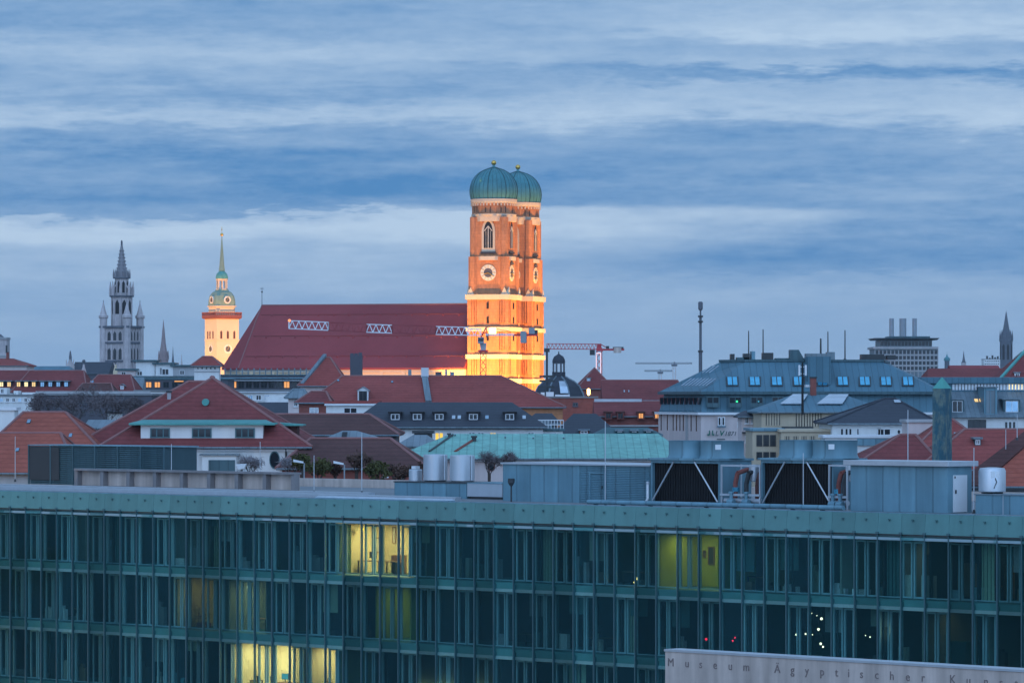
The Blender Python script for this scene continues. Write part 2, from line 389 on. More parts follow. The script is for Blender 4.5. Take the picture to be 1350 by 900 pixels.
# ------------------------------------------------------------------ generic house
class House:
    """walls + pitched roof; front (local -y) faces the camera, u1..u2 columns, ve eaves row, vr ridge row"""
    def __init__(s, name, label, cat, u1, u2, ve, vr, Y, d, iL=0.0, iR=0.0, yaw=0.0, wall='white_wall', roof='tile_red', ov=0.45, group=None, ridge=True, gutter=True):
        s.A = Vector((X(u1, Y), Y)); s.e = Vector((math.cos(yaw), math.sin(yaw))); s.n = Vector((-s.e.y, s.e.x)); s.d = d
        s.L = solve_line(s.A.x, s.A.y, s.e.x, s.e.y, u2); s.Y = Y
        s.t = thing(name, label, cat, (s.A.x, s.A.y, 0), yaw, group)
        mid = Y + s.L * .5 * s.e.y
        s.ze = Z(ve, mid); s.zr = Z(vr, mid + d / 2 * s.n.y) if vr is not None else s.ze
        sc = F / (mid + d / 2); s.iL = iL / sc / math.cos(yaw); s.iR = iR / sc / math.cos(yaw)
        L, ze, zr = s.L, s.ze, s.zr
        w = B(); w.box(0, L, 0, d, 0, ze - 0.02)
        if vr is not None:
            for x0, x1, ins in ((0, 0.3, iL), (L - 0.3, L, iR)):
                if not ins: w.add([(x0, 0, ze), (x0, d, ze), (x0, d / 2, zr - .1), (x1, 0, ze), (x1, d, ze), (x1, d / 2, zr - .1)], [(0, 1, 2), (3, 5, 4), (0, 2, 5, 3), (1, 4, 5, 2), (0, 3, 4, 1)])
        w.build('wall', wall, s.t)
        if vr is not None:
            r = B(); q = 0.18; sl = (zr - ze) / (d / 2); o = ov
            ol = o if s.iL else 0.15; orr = o if s.iR else 0.15
            ev = [(-ol, -o), (L + orr, -o), (L + orr, d + o), (-ol, d + o)]
            rl, rr = (s.iL if s.iL else -0.15), (L - s.iR if s.iR else L + 0.15)
            zz = ze - 0.02
            vs = [(x, y, zz - q) for x, y in ev] + [(x, y, zz) for x, y in ev] + [(rl, d / 2, zr), (rr, d / 2, zr)]
            r.add(vs, [(3, 2, 1, 0), (0, 1, 5, 4), (1, 2, 6, 5), (2, 3, 7, 6), (3, 0, 4, 7), (4, 5, 9, 8), (6, 7, 8, 9), (5, 6, 9), (7, 4, 8)])
            s.roof = r.build('roof', roof, s.t)
            if ridge:
                b = B(); rr_ = 0.13
                b.tube((rl, d / 2, zr), (rr, d / 2, zr), rr_)
                if s.iL: b.tube((-ol, -o, zz), (rl, d / 2, zr), rr_).tube((-ol, d + o, zz), (rl, d / 2, zr), rr_)
                if s.iR: b.tube((L + orr, -o, zz), (rr, d / 2, zr), rr_).tube((L + orr, d + o, zz), (rr, d / 2, zr), rr_)
                b.build('ridge_tiles', 'ridge_tile' if roof.startswith('tile') else roof, s.t)
            if gutter:
                B().tube((-ol, -o - .06, zz - .1), (L + orr, -o - .06, zz - .1), 0.08).build('gutter', 'zinc', s.t)
        else:
            B().box(-.2, L + .2, -.2, d + .2, ze, ze + .25).build('roof', roof, s.t)
    def loc(s, u, v, y=0.0):
        o = s.A + s.n * y
        x = solve_line(o.x, o.y, s.e.x, s.e.y, u)
        return x, Z(v, o.y + x * s.e.y)
    def px(s): return s.Y / F                        # metres per photo pixel
    def onroof(s, u, v):
        y = s.d / 4
        for _ in range(14):
            x, z = s.loc(u, v, y); y = max(-1.0, min(s.d / 2, (z - s.ze) / max(.1, (s.zr - s.ze)) * s.d / 2))
        return x, y, z
    def window(s, u, v, w, h, pane='pane_dark', frame='white_paint', sill=True, bars=1, y=0.0, name='window', round_=False):
        """u, v centre in photo px; w, h in px"""
        x, z = s.loc(u, v, y); k = s.px(); w *= k / s.e.x; h *= k
        f = B(); t = max(.05, min(.09, w * .12))
        if round_:
            n = 16; f.loft([[(x + w / 2 * a * math.cos(2 * PI * i / n), y + yy, z + h / 2 * a * math.sin(2 * PI * i / n)) for i in range(n)] for a, yy in ((1, 0.02), (1, -.06), (.85, -.06), (.85, 0.02))], False, False)
            o = f.build(name, frame, s.t)
            B().loft([[(x + w / 2 * .9 * math.cos(2 * PI * i / n), y + yy, z + h / 2 * .9 * math.sin(2 * PI * i / n)) for i in range(n)] for yy in (0.02, -.015)]).build('pane', pane, o)
            return o
        x0, x1, z0, z1 = x - w / 2, x + w / 2, z - h / 2, z + h / 2
        f.box(x0, x0 + t, y - .07, y + .03, z0, z1).box(x1 - t, x1, y - .07, y + .03, z0, z1)
        f.box(x0 + t, x1 - t, y - .07, y + .03, z1 - t, z1).box(x0 + t, x1 - t, y - .07, y + .03, z0, z0 + t)
        for b in range(bars):
            xb = x0 + w * (b + 1) / (bars + 1); f.box(xb - t / 2, xb + t / 2, y - .06, y + .02, z0 + t, z1 - t)
        if sill: f.box(x0 - .08, x1 + .08, y - .16, y + .02, z0 - .1, z0 - .003)
        o = f.build(name, frame, s.t)
        B().box(x0 + t * .5, x1 - t * .5, y - .03, y + .01, z0 + t * .5, z1 - t * .5).build('pane', pane, o)
        return o
    def dormer(s, u, v, w, h, pane='pane_dark', wall='white_paint', roof=None, frame='white_paint', flat=False):
        """front centre at u, v (px)"""
        k = s.px(); w *= k; h *= k
        x, y, z = s.onroof(u, v + h / k / 2); y -= 0.02
        dd = h * (s.d / 2) / max(.3, s.zr - s.ze) + .3
        b = B()
        if flat: b.box(x - w / 2, x + w / 2, y, y + dd, z - .05, z + h)
        else: b.loft([[(x - w / 2, yy, z - .05), (x + w / 2, yy, z - .05), (x + w / 2, yy, z + h), (x, yy, z + h + w * .28), (x - w / 2, yy, z + h)] for yy in (y, y + dd)])
        o = b.build('dormer', wall, s.t)
        r = B()
        if flat: r.box(x - w / 2 - .15, x + w / 2 + .15, y - .2, y + dd + .1, z + h + .003, z + h + .16)
        else:
            for sg in (-1, 1):
                r.slab([(x, y - .15, z + h + w * .28 + .1), (x + sg * (w / 2 + .15), y - .15, z + h + .02 - .08), (x + sg * (w / 2 + .15), y + dd + .2, z + h + .02 - .08), (x, y + dd + .2, z + h + w * .28 + .1)][::sg], .08)
        r.build('dormer_roof', roof or 'zinc', o)
        f = B(); t = .07; q = w * .38
        f.box(x - q, x - q + t, y - .08, y - .002, z + .1, z + h * .92).box(x + q - t, x + q, y - .08, y - .002, z + .1, z + h * .92)
        f.box(x - q + t, x + q - t, y - .08, y - .002, z + h * .92 - t, z + h * .92).box(x - q + t, x + q - t, y - .08, y - .002, z + .1, z + .1 + t).box(x - t / 2, x + t / 2, y - .07, y - .003, z + .1 + t, z + h * .92 - t)
        f.build('window_frame', frame, o)
        B().box(x - q + t * .4, x + q - t * .4, y - .04, y - .004, z + .12, z + h * .9).build('pane', pane, o)
        return o
    def skylight(s, u, v, w, h, pane='pane_blue', frame='metal_dark'):
        x, y, z = s.onroof(u, v); k = s.px(); w *= k; L = h * k / max(.2, s.zr - s.ze) * math.hypot(s.zr - s.ze, s.d / 2)
        sl = Vector((0, s.d / 2, s.zr - s.ze)).normalized(); nn = Vector((0, -sl.z, sl.y)); c = Vector((x, y, z)); ex = Vector((1, 0, 0))
        def q(a, b, off): return [c + ex * (sa * a) + sl * (sb * b) + nn * off for sa, sb in ((-1, -1), (1, -1), (1, 1), (-1, 1))]
        o = B().loft([q(w / 2, L / 2, -.05), q(w / 2, L / 2, .1)]).build('skylight', frame, s.t)
        B().loft([q(w / 2 * .86, L / 2 * .86, .08), q(w / 2 * .86, L / 2 * .86, .125)]).build('pane', pane, o)
        return o
    def chimney(s, u, v, w, h, m='brick_dark', dep=None, cap='metal_dark'):
        """u centre column, v row of its top"""
        k = s.px(); x, y, z = s.onroof(u, v + h); w *= k; zt = z + h * k; dep = dep or w
        o = B().box(x - w / 2, x + w / 2, y - dep / 2, y + dep / 2, z - 1.2, zt).build('chimney', m, s.t, bevel=.02)
        B().box(x - w / 2 - .08, x + w / 2 + .08, y - dep / 2 - .08, y + dep / 2 + .08, zt + .003, zt + .15).build('cap', cap, o)
        return o
    def band(s, u0, u1, v0, v1, m, y0=-.1, y1=0.0, name='cornice'):
        x0, z0 = s.loc(u0, v1); x1, z1 = s.loc(u1, v0)
        return B().box(min(x0, x1), max(x0, x1), y0, y1 - .003, z0, z1).build(name, m, s.t)
# ================================================================== ground
struct(B().box(-4100, 4100, -190, 4250, -2.0, 0.0).build('ground', 'ground'))

# ================================================================== the office building with the glass front
FX, FY = 0.0, 240.0
TH = math.atan2(-0.714, 0.70); De = Vector((math.cos(TH), math.sin(TH))); Dn = Vector((-De.y, De.x))
def fac(u, y=0.0):                                   # local x on the facade frame at column u, offset y behind it
    o = Vector((FX, FY)) + Dn * y
    return solve_line(o.x, o.y, De.x, De.y, u)
def facY(u, y=0.0): x = fac(u, y); return FY + x * De.y + y * Dn.y
def facP(u, y, z): 
    x = fac(u, y); return Vector((FX + x * De.x + y * Dn.x, FY + x * De.y + y * Dn.y, z))
hff = thing('office_building', 'long modern office block with teal glass front, a few rooms lit yellow', 'building', (FX, FY, 0), TH)
X0, X1, SP, M0 = -55.2, 42.2, 1.58, 0.12
XL = M0 + SP * math.floor((X0 - M0) / SP); XR = M0 + SP * math.ceil((X1 - M0) / SP)
NB = round((XR - XL) / SP); K0 = round((XL - M0) / SP)
ZR = 24.05
FL = [(19.69, 22.72), (15.95, 19.14), (12.16, 15.35), (8.4, 11.56)]       # sill, head of each glazed floor
SLABS = [(19.14, 19.66), (15.35, 15.92), (11.56, 12.13), (7.8, 8.37)]
B().box(XL, XR, 0.25, 27, 22.75, ZR - 0.2).build('roof_slab', 'flat_roof', hff)
B().box(XL, XR, 0.3, 26.7, ZR - 0.197, ZR - 0.05).build('roof_covering', 'flat_roof', hff)
c = B().box(XL, XR, 0.1, 0.6, ZR - 0.047, ZR + 0.07); c.build('coping', 'metal_blue', hff)
B().box(XL, XR, 26.2, 26.8, ZR - 0.047, ZR + 0.5).build('parapet', 'concrete', hff)
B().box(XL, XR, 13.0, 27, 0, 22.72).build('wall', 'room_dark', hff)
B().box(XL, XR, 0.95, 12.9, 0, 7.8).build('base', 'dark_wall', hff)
B().box(XL - .3, XL - .003, 0.2, 27, 0, ZR).build('end_wall', 'concrete', hff)
B().box(XR + .003, XR + .3, 0.2, 27, 0, ZR).build('end_wall', 'concrete', hff)
for z0, z1 in SLABS:
    s_ = B().box(XL, XR, 0.16, 12.9, z0, z1).build('floor_slab', 'slab_teal', hff)
    B().box(XL, XR, 0.10, 0.155, z0 - .02, z0 + .16).build('edge_strip', 'metal_light', s_)
for k in range(NB + 1):                              # vertical fins carrying the outer glass
    x = XL + k * SP
    b = B().box(x - .022, x + .022, -.06, .1, 8.0, 23.12)
    for (z0, z1) in SLABS[:3]: b.box(x - .045, x + .045, .02, .16, z0 + .1, z0 + .4)
    b.box(x - .09, x + .09, -.10, .12, 23.02, 23.14).box(x - .02, x + .02, .1, .2, 23.14, 23.9)
    b.build('mullion', 'frame_teal', hff)
for k in range(NB):
    xa, xb = XL + k * SP + .035, XL + (k + 1) * SP - .035
    j = random.uniform(-.02, .02); j2 = random.uniform(-.03, .03)
    B().slab([(xa, j, 8.0), (xb, -j, 8.0), (xb, -j + j2, 22.95), (xa, j + j2, 22.95)], .015).build('glass_panel', 'glass_skin', hff)
    p = B().slab([(xa - .03, -.02 + j * .3, 23.03), (xb + .03, -.02 - j * .3, 23.03), (xb + .03, .07, ZR + .04 + random.uniform(-.01, .01)), (xa - .02, .07, ZR + .04 + random.uniform(-.01, .01))], .02)
    p = p.build('parapet_panel', 'pane_frost', hff)
    xm = (xa + xb) / 2
    B().box(xm - .03, xm + .03, -.05, .0, 23.68, 23.76).box(xm - .07, xm - .03, -.05, 0, 23.76, 23.80).box(xm + .03, xm + .07, -.05, 0, 23.76, 23.80).build('clip', 'clip_grey', p)
B().box(XL, XR, -.005, 0.06, 22.72, 22.86).build('rail', 'frame_light', hff)
LIT = [(436, 542, 0), (864, 948, 0), (490, 542, 1), (296, 352, 1), (298, 396, 2), (398, 446, 2), (230, 284, 1)]
# inner window wall: double casements on every other fin, fixed lights between
YW = 1.0
def frame_box(b, x0, x1, z0, z1, t, y0, y1):
    b.box(x0, x0 + t, y0, y1, z0, z1).box(x1 - t, x1, y0, y1, z0, z1)
    b.box(x0 + t, x1 - t, y0, y1, z1 - t, z1).box(x0 + t, x1 - t, y0, y1, z0, z0 + t)
for fi, (zs, zh) in enumerate(FL[:3]):
    par = fi % 2
    fixed_stuff = B()
    for k in range(NB + 1):
        if (k + K0) % 2 != par: continue
        x = XL + k * SP; hw = .72
        if k > 0 and k < NB:
            f = B(); t = .085
            frame_box(f, x - hw, x - .05, zs + .02, zh - .1, t, YW - .07, YW + .05); frame_box(f, x + .05, x + hw, zs + .02, zh - .1, t, YW - .07, YW + .05)
            o = f.build('window', 'frame_light', hff)
            g = B().box(x - hw + t, x - .05 - t, YW - .01, YW + .01, zs + .1, zh - .18).box(x + .05 + t, x + hw - t, YW - .01, YW + .01, zs + .1, zh - .18)
            g.build('pane', 'glass_window', o)
        xa, xb = x + hw + .02, x + 2 * SP - hw - .02
        if xb < XR:
            f = B(); frame_box(f, xa, xb, zs + .02, zh - .03, .05, YW - .02, YW + .1)
            o = f.build('fixed_light', 'frame_light', hff)
            B().box(xa + .06, xb - .06, YW + .04, YW + .06, zs + .08, zh - .09).build('pane', 'glass_window', o)
    # rooms behind
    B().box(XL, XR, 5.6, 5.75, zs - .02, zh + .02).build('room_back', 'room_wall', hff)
    xs = []; x = XL + 1.0
    rr = random.Random(11 + fi)
    while x < XR: xs.append(x); x += SP * rr.choice([2, 4, 4, 6])
    xs = [x for x in xs if not any(f_ == fi and fac(a, YW) - 1.2 < x < fac(c_, YW) + .2 for a, c_, f_ in LIT)]
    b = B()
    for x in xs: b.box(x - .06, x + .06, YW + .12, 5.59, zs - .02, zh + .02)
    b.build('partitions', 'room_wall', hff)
    # things standing behind the glass, and blinds pulled part-way down
    rq = random.Random(91 + fi)
    for k in range(NB):
        xa, xb = XL + k * SP + .12, XL + (k + 1) * SP - .12
        if any(f_ == fi and fac(a_, YW) - .8 < xa < fac(c_, YW) for a_, c_, f_ in LIT): continue
        if rq.random() < .6:
            a = rq.uniform(xa, xa + .5); e = rq.uniform(a + .35, xb); hh = rq.choice([.35, .5, .7, .9, 1.2])
            o = B().box(a, e, YW + .3, YW + .55, zs, zs + hh)
            if rq.random() < .5: o.box(a + .1, a + .1 + (e - a) * .4, YW + .32, YW + .5, zs + hh, zs + hh + rq.uniform(.1, .35))
            o.build('shelf', rq.choice(['paper', 'teal_paint', 'wood', 'grey_wall', 'frame_light', 'room_mid', 'metal_dark', 'white_wall']), hff)
        if rq.random() < .22:
            d_ = rq.uniform(.3, 2.0); B().box(xa, xb - .05, YW + .14, YW + .16, zh - d_, zh - .02).build('blind', rq.choice(['slab_teal', 'curtain', 'grey_wall', 'room_mid']), hff)
    # half the rooms have roller blinds or curtains drawn part-way
    for x in xs:
        if rr.random() < (.5 if fi == 0 else .25):
            w_ = rr.uniform(.5, 1.3); o = B()
            for q in range(int(w_ / .12)): o.box(x + .2 + q * .12, x + .29 + q * .12, YW + .18 + .03 * (q % 2), YW + .2 + .03 * (q % 2), zs + .02, zh - .03)
            o.build('curtain', rr.choice(['curtain', 'slab_teal', 'slab_teal']), hff)
def room(u0, u1, fi, wallm, power, col, depth=3.6, lamp_w=1.2):
    """a lit room: own walls, ceiling lamps; the dim rooms have theirs added"""
    zs, zh = FL[fi]; xa, xb = fac(u0, YW), fac(u1, YW)
    b = B().box(xa, xb, YW + depth, YW + depth + .1, zs, zh).box(xa - .1, xa, YW + .15, YW + depth + .1, zs, zh).box(xb, xb + .1, YW + .15, YW + depth + .1, zs, zh)
    b.box(xa - .1, xb + .1, YW + .15, YW + depth + .1, zh - .02, zh + .02)
    b.build('room_back', wallm, hff)
    n = max(1, round((xb - xa) / 2.6))
    for i in range(n):
        xm = xa + (xb - xa) * (i + .5) / n
        lf = B().box(xm - lamp_w / 2, xm + lamp_w / 2, YW + depth * .5 - .12, YW + depth * .5 + .12, zh - .14, zh - .06).build('ceiling_lamp', 'white_paint', hff)
        ld = bpy.data.lights.new('lamp', 'AREA'); ld.shape = 'RECTANGLE'; ld.size = lamp_w; ld.size_y = .24; ld.energy = power / n; ld.color = col
        lo = bpy.data.objects.new('lamp', ld); C.objects.link(lo); lo.parent = lf; lo.location = (xm, YW + depth * .5, zh - .16)
    return xa, xb, zs, zh
def picture(u, v, w, h, depth=3.6, label='', cat='picture', m='paper', fi=0, fm='wood'):
    y = YW + depth - .01; x = fac(u, y); Yp = facY(u, y); k = Yp / F; z = Z(v, Yp); w *= k / .70; h *= k
    t = thing('framed_picture', label, cat, facP(u, y, z), TH)
    b = B(); frame_box(b, -w / 2, w / 2, -h / 2, h / 2, .06, -.05, 0); b.build('frame', fm, t)
    B().box(-w / 2 + .05, w / 2 - .05, -.03, -.002, -h / 2 + .05, h / 2 - .05).build('print', m, t)
WARM = (1.0, .66, .32)
room(441, 537, 0, 'room_yellow', 560, WARM, 3.4)
room(868, 944, 0, 'room_green', 95, (1.0, .86, .4), 3.0)
room(494, 538, 1, 'room_green', 28, (.9, 1.0, .5), 3.0)
room(300, 348, 1, 'room_mid', 75, (1.0, .9, .5), 3.4)
room(304, 392, 2, 'room_yellow', 480, (1.0, .72, .42), 3.2)
room(402, 440, 2, 'room_yellow', 130, (1.0, .72, .42), 3.2)
room(232, 282, 1, 'room_yellow', 34, (1.0, .75, .4), 3.4)  # added warm room, backlights plants that stand in for reflected foliage
room(1010, 1105, 0, 'room_mid', 7, (.7, 1.0, .8), 4.2)  # this and the rooms below: dim lamps added only to reveal interiors
room(1185, 1350, 0, 'room_mid', 20, (1.0, .85, .6), 4.2)
room(0, 110, 0, 'room_mid', 7, (.5, .9, 1.0), 4.2)
room(120, 330, 0, 'room_mid', 14, (.5, .9, 1.0), 4.2)
room(560, 690, 0, 'room_mid', 5, (.6, 1.0, .8), 4.2)
room(1215, 1300, 1, 'room_mid', 10, (1.0, .8, .5), 4.2)
b = B()                                              # green curtain in the left of the lit room
xc0, xc1 = fac(443, YW + .3), fac(463, YW + .3)
n = 14
b.loft([[(xc0 + (xc1 - xc0) * i / n, YW + .3 + (.05 if i % 2 else -.03), z) for i in range(n + 1)] + [(xc0 + (xc1 - xc0) * i / n, YW + .34 + (.05 if i % 2 else -.03), z) for i in range(n, -1, -1)] for z in (19.72, 22.6)])
b.build('curtain', 'curtain_sheer', hff)
picture(487, 712, 7, 15, 3.4, 'tall framed print, second from right on the yellow wall of the lit top floor room', 'picture')
picture(497, 718, 9, 20, 3.4, 'large dark framed print with pale sheet in the middle of the bright yellow wall', 'picture')
picture(520, 705, 5, 22, 3.4, 'narrow dark picture at the right end of the bright yellow wall', 'picture')
picture(480, 711, 4, 6, 3.4, 'small dark picture beside the yellow lamp in the bright top floor room', 'picture')
picture(529, 727, 4, 10, 3.4, 'small low dark picture at the right corner of the bright yellow room', 'picture')
picture(880, 735, 10, 24, 3.0, 'large dark poster on the dim green wall of the top floor room', 'picture', m='metal_dark')
picture(893, 733, 8, 20, 3.0, 'dark poster in the middle of the dim green top floor room', 'picture', m='metal_dark')
picture(929, 730, 4, 10, 3.0, 'small dark picture on the brighter right half of the green wall', 'picture', m='metal_dark')
picture(938, 732, 8, 24, 3.0, 'tall dark picture at the right end of the green wall', 'picture', m='metal_dark')
def bulb(name, u, v, r, m, label, y=2.6, cord=0.0, group=None, light=0.0, col=None, base='metal_dark'):
    Yp = facY(u, y); z = Z(v, Yp); t = thing(name, label, 'lamp', facP(u, y, z), TH, group)
    if m in ('lamp_white', 'lamp_red'): r *= .5
    B().ball((0, 0, 0), r, 12, 8).build('globe', m, t, smooth=True)
    if cord: B().tube((0, 0, r * .8), (0, 0, cord), .012).build('cord', base, t)
    else: B().lathe([(r * .5, -r * 1.9), (r * .35, -r * 1.4), (r * .3, -r * .9)], 10).build('base', base, t)
    return t
bulb('pendant_lamp', 477, 697, .12, 'lamp_yellow', 'yellow globe lamp hanging high in the bright yellow top floor room', 2.6, .55)
bulb('exit_lamp', 680, 707, .07, 'lamp_green', 'small green lamp glowing high in a dark top floor room', 2.4, .4)
bulb('desk_lamp', 628, 845, .06, 'lamp_green', 'small green lamp low behind the middle row of windows', 2.0)
bulb('exit_lamp', 242, 771, .07, 'lamp_green', 'small green lamp near the left of the middle floor', 2.4, .3)
bulb('ceiling_spot', 327, 773, .10, 'lamp_white', 'pale lamp under the ceiling of the dim middle floor room at left', 2.6, .3)
bulb('desk_lamp', 840, 763, .10, 'lamp_warm', 'pair bright desk lamp at the foot of a top floor window, the upper one', 2.0)
bulb('desk_lamp', 837, 767, .07, 'lamp_warm', 'lower and smaller bright desk lamp at the foot of a top floor window', 1.9)
for i, (u, v, r, la) in enumerate([(922, 840, .09, 'small red lamp, the left one of a cluster on the middle floor'), (931, 842, .14, 'largest red lamp of the cluster on the middle floor'), (938, 840, .06, 'faint small red lamp right of the largest red one'),
                    (966, 844, .10, 'lower left lamp of the separate red pair on the middle floor'), (969, 840, .09, 'upper right lamp of the separate red pair on the middle floor')]):
    bulb('red_lamp', u, v, r, 'lamp_red', la, 2.2, group='red lamps behind the middle floor windows')
for i, (u, v, r, la) in enumerate([(1050, 836, .13, 'oval white lamp left of the cluster of hanging lights'), (1062, 835, .10, 'slim white lamp beside the oval one in the dark middle floor'), (1070, 808, .06, 'highest small white lamp of the hanging cluster'),
                    (1077, 811, .05, 'tiny white lamp next to the highest one'), (1083, 815, .14, 'big upper white lamp of the hanging cluster'), (1079, 829, .14, 'bright white lamp in the middle of the cluster'),
                    (1071, 836, .06, 'small dim white lamp inside the cluster'), (1082, 848, .13, 'lowest left white lamp of the cluster'), (1085, 852, .10, 'lowest right white lamp of the cluster'), (1109, 837, .08, 'lone white lamp by the window right of the cluster'),
                    (1141, 837, .05, 'left lamp of a tiny white pair above the museum wall'), (1147, 839, .07, 'right lamp of a tiny white pair above the museum wall')]):
    bulb('white_lamp', u, v, r, 'lamp_white', la, 2.4, .5, group='white lights in the dark middle floor room')
t = thing('crescent_lamp', 'white crescent shaped lamp glowing behind a middle floor window', 'lamp', facP(1171, 1.13, Z(830, facY(1171, 1.13))), TH)
b = B(); pts = [(.35 * math.cos(a) * .5, 0, .55 * math.sin(a)) for a in [R(-70 + 14 * i) for i in range(11)]]
for i, (p, q) in enumerate(zip(pts, pts[1:])): b.tube(p, q, .02 + .06 * math.sin(PI * i / 10), .02 + .06 * math.sin(PI * (i + 1) / 10), 8)
b.build('tube', 'lamp_white', t); B().tube((0, 0, .54), (0, 0, 1.0), .01).build('cord', 'metal_dark', t)
# desks, monitors and plants in the rooms
def desk(u, fi, y, label):
    zs = FL[fi][0]; t = thing('office_desk', label, 'desk', facP(u, y, zs), TH, 'desks behind the office windows')
    B().box(-.8, .8, -.38, .38, .70, .74).build('top', 'wood', t)
    for sx_ in (-.74, .74):
        for sy in (-.32, .32): B().box(sx_ - .03, sx_ + .03, sy - .03, sy + .03, 0, .697).build('leg', 'metal_dark', t)
def monitor(u, fi, y, label, m='metal_dark', scr='pane_dark'):
    zs = FL[fi][0] + .742; t = thing('monitor', label, 'monitor', facP(u, y, zs), TH, 'screens on the office desks')
    B().box(-.12, .12, -.09, .09, 0, .02).box(-.025, .025, -.02, .02, .02, .2).build('stand', m, t)
    B().box(-.3, .3, -.025, .025, .15, .52).build('case', m, t); B().box(-.28, .28, -.03, -.026, .17, .50).build('screen', scr, t)
def potplant(u, fi, y, h, label):
    zs = FL[fi][0]; t = thing('potted_plant', label, 'plant', facP(u, y, zs), TH, 'plants on the office floors'); rr = random.Random(u)
    B().lathe([(.13, 0), (.17, .3), (.19, .32), (.16, .3)], 14).build('pot', 'tile_orange', t)
    b = B()
    for i in range(46):
        a = rr.uniform(0, 6.28); hh = rr.uniform(.35, h); r_ = rr.uniform(.1, .4) * (1.1 - hh / h * .4); p = Vector((math.cos(a) * r_, math.sin(a) * r_, hh))
        d = Vector((math.cos(a), math.sin(a), rr.uniform(-.4, .6))) * .2; s2 = Vector((-math.sin(a), math.cos(a), 0)) * .05
        b.add([p - d * .5, p + s2, p + d, p - s2], [(0, 1, 2, 3)])
    b.build('leaves', 'leaf_olive', t); B().tube((0, 0, .28), (0, 0, h * .8), .02).build('stem', 'bark', t)
for u, fi, la in [(52, 0, 'desk on the top floor near the left edge of the photo'), (165, 0, 'desk on the top floor below the small orange glint'), (640, 0, 'desk in the dark top floor room under the green lamp'), (757, 0, 'desk on the top floor left of the pair of bright desk lamps'),
                  (840, 0, 'desk carrying the pair of bright lamps'), (1005, 0, 'desk in the top floor room right of the green room'), (1060, 0, 'desk on the top floor above the cluster of white lights'), (1180, 0, 'desk on the top floor below the big rooftop shed'), (1300, 0, 'desk in the brownish top floor room at the right edge'),
                  (110, 1, 'desk on the middle floor near the left edge'), (345, 1, 'desk in the dim room with the pale ceiling lamp'), (700, 1, 'desk on the middle floor with an orange light beside it'), (790, 1, 'desk on the middle floor left of the museum wall')]:
    desk(u, fi, 2.4, la)
for u, fi, la in [(36, 0, 'left cyan lit screen on the top floor near the left edge'), (52, 0, 'right cyan lit screen on the top floor near the left edge')]: monitor(u, fi, 2.4, la, scr='screen_cyan')
for u, fi, la in [(645, 0, 'dark screen on the desk under the green lamp'), (750, 0, 'dark screen on the desk left of the bright lamp pair'), (1010, 0, 'dark screen on the desk right of the green room'), (1185, 0, 'dark screen on the desk below the big shed'), (700, 1, 'dark screen on the middle floor desk by the orange light'), (785, 1, 'dark screen on the middle floor desk left of the museum wall')]: monitor(u, fi, 2.4, la)
for u, fi, h, la in [(790, 1, 1.6, 'bushy plant on the middle floor left of the museum wall'), (250, 1, 2.3, 'added tall plant standing in for reflected lit leaves, middle floor at left'), (275, 1, 1.9, 'added plant standing in for reflected lit leaves, right of the tall one'), (1252, 1, 1.9, 'plant on the middle floor at right above the museum lettering'), (185, 0, 1.2, 'low plant on the top floor at left')]: potplant(u, fi, 2.0, h, la)
potplant(240, 1, 2.2, 2.6, 'tallest added plant standing in for reflected lit leaves, middle floor at left'); potplant(262, 1, 1.8, 1.4, 'lower bushy added plant standing in for reflected lit leaves at left'); potplant(268, 1, 2.4, 2.2, 'slim tall added plant standing in for reflected lit leaves beside the bushy one')  # added plants stand in for lamp-lit trees reflected in the glass
bulb('desk_lamp', 707, 851, .16, 'lamp_orange', 'orange lamp glowing low on the middle floor', 2.3)
def wardrobe(u, fi, w, h, m, label, cat='cabinet'):
    zs = FL[fi][0]; t = thing('office_cabinet', label, cat, facP(u, 3.4, zs), TH, 'cabinets in the office rooms')
    B().box(-w / 2, w / 2, -.25, .25, .06, h).build('case', m, t); B().box(-w / 2 + .03, w / 2 - .03, -.22, .22, 0, .057).build('plinth', 'metal_dark', t)
    for s in (-1, 1): B().box(min(0, s * w / 2) + .02, max(0, s * w / 2) - .02, -.275, -.253, .09, h - .03).build('door', m, t)
for u, fi, w, h, m, la in [(1262, 1, 1.6, 1.5, 'teal_paint', 'pale teal cabinet low behind the right part of the middle floor'), (735, 1, 1.2, 1.2, 'wood', 'brown wooden cabinet on the middle floor right of the orange lamp'), (712, 0, 1.0, 1.0, 'teal_paint', 'small teal cabinet on the top floor right of the green lamp'),
                           (1300, 0, 3.4, 1.8, 'wood', 'wide brown cabinet on the top floor at the right edge'), (1236, 0, 1.8, 2.2, 'wood', 'tall brown cabinet on the top floor under the right end of the big shed'), (505, 1, .9, 2.0, 'teal_paint', 'teal cabinet in the dim green middle floor room')]:
    wardrobe(u, fi, w, h, m, la)
def chair(u, fi, y, label):
    zs = FL[fi][0]; t = thing('office_chair', label, 'chair', facP(u, y, zs), TH + 2.6, 'chairs in the lit lower room')
    B().box(-.24, .24, -.24, .24, .44, .52).build('seat', 'metal_black', t, bevel=.02)
    B().loft([[(-.22, .22, .56), (.22, .22, .56), (.22, .28, .56), (-.22, .28, .56)], [(-.18, .30, 1.12), (.18, .30, 1.12), (.18, .35, 1.12), (-.18, .35, 1.12)]]).build('backrest', 'metal_black', t)
    b = B().tube((0, 0, .08), (0, 0, .44), .03).box(-.02, .02, .2, .26, .45, .6)
    for i in range(5): a = i * 2 * PI / 5; b.tube((0, 0, .1), (.3 * math.cos(a), .3 * math.sin(a), .04), .02)
    b.build('base', 'metal_dark', t)
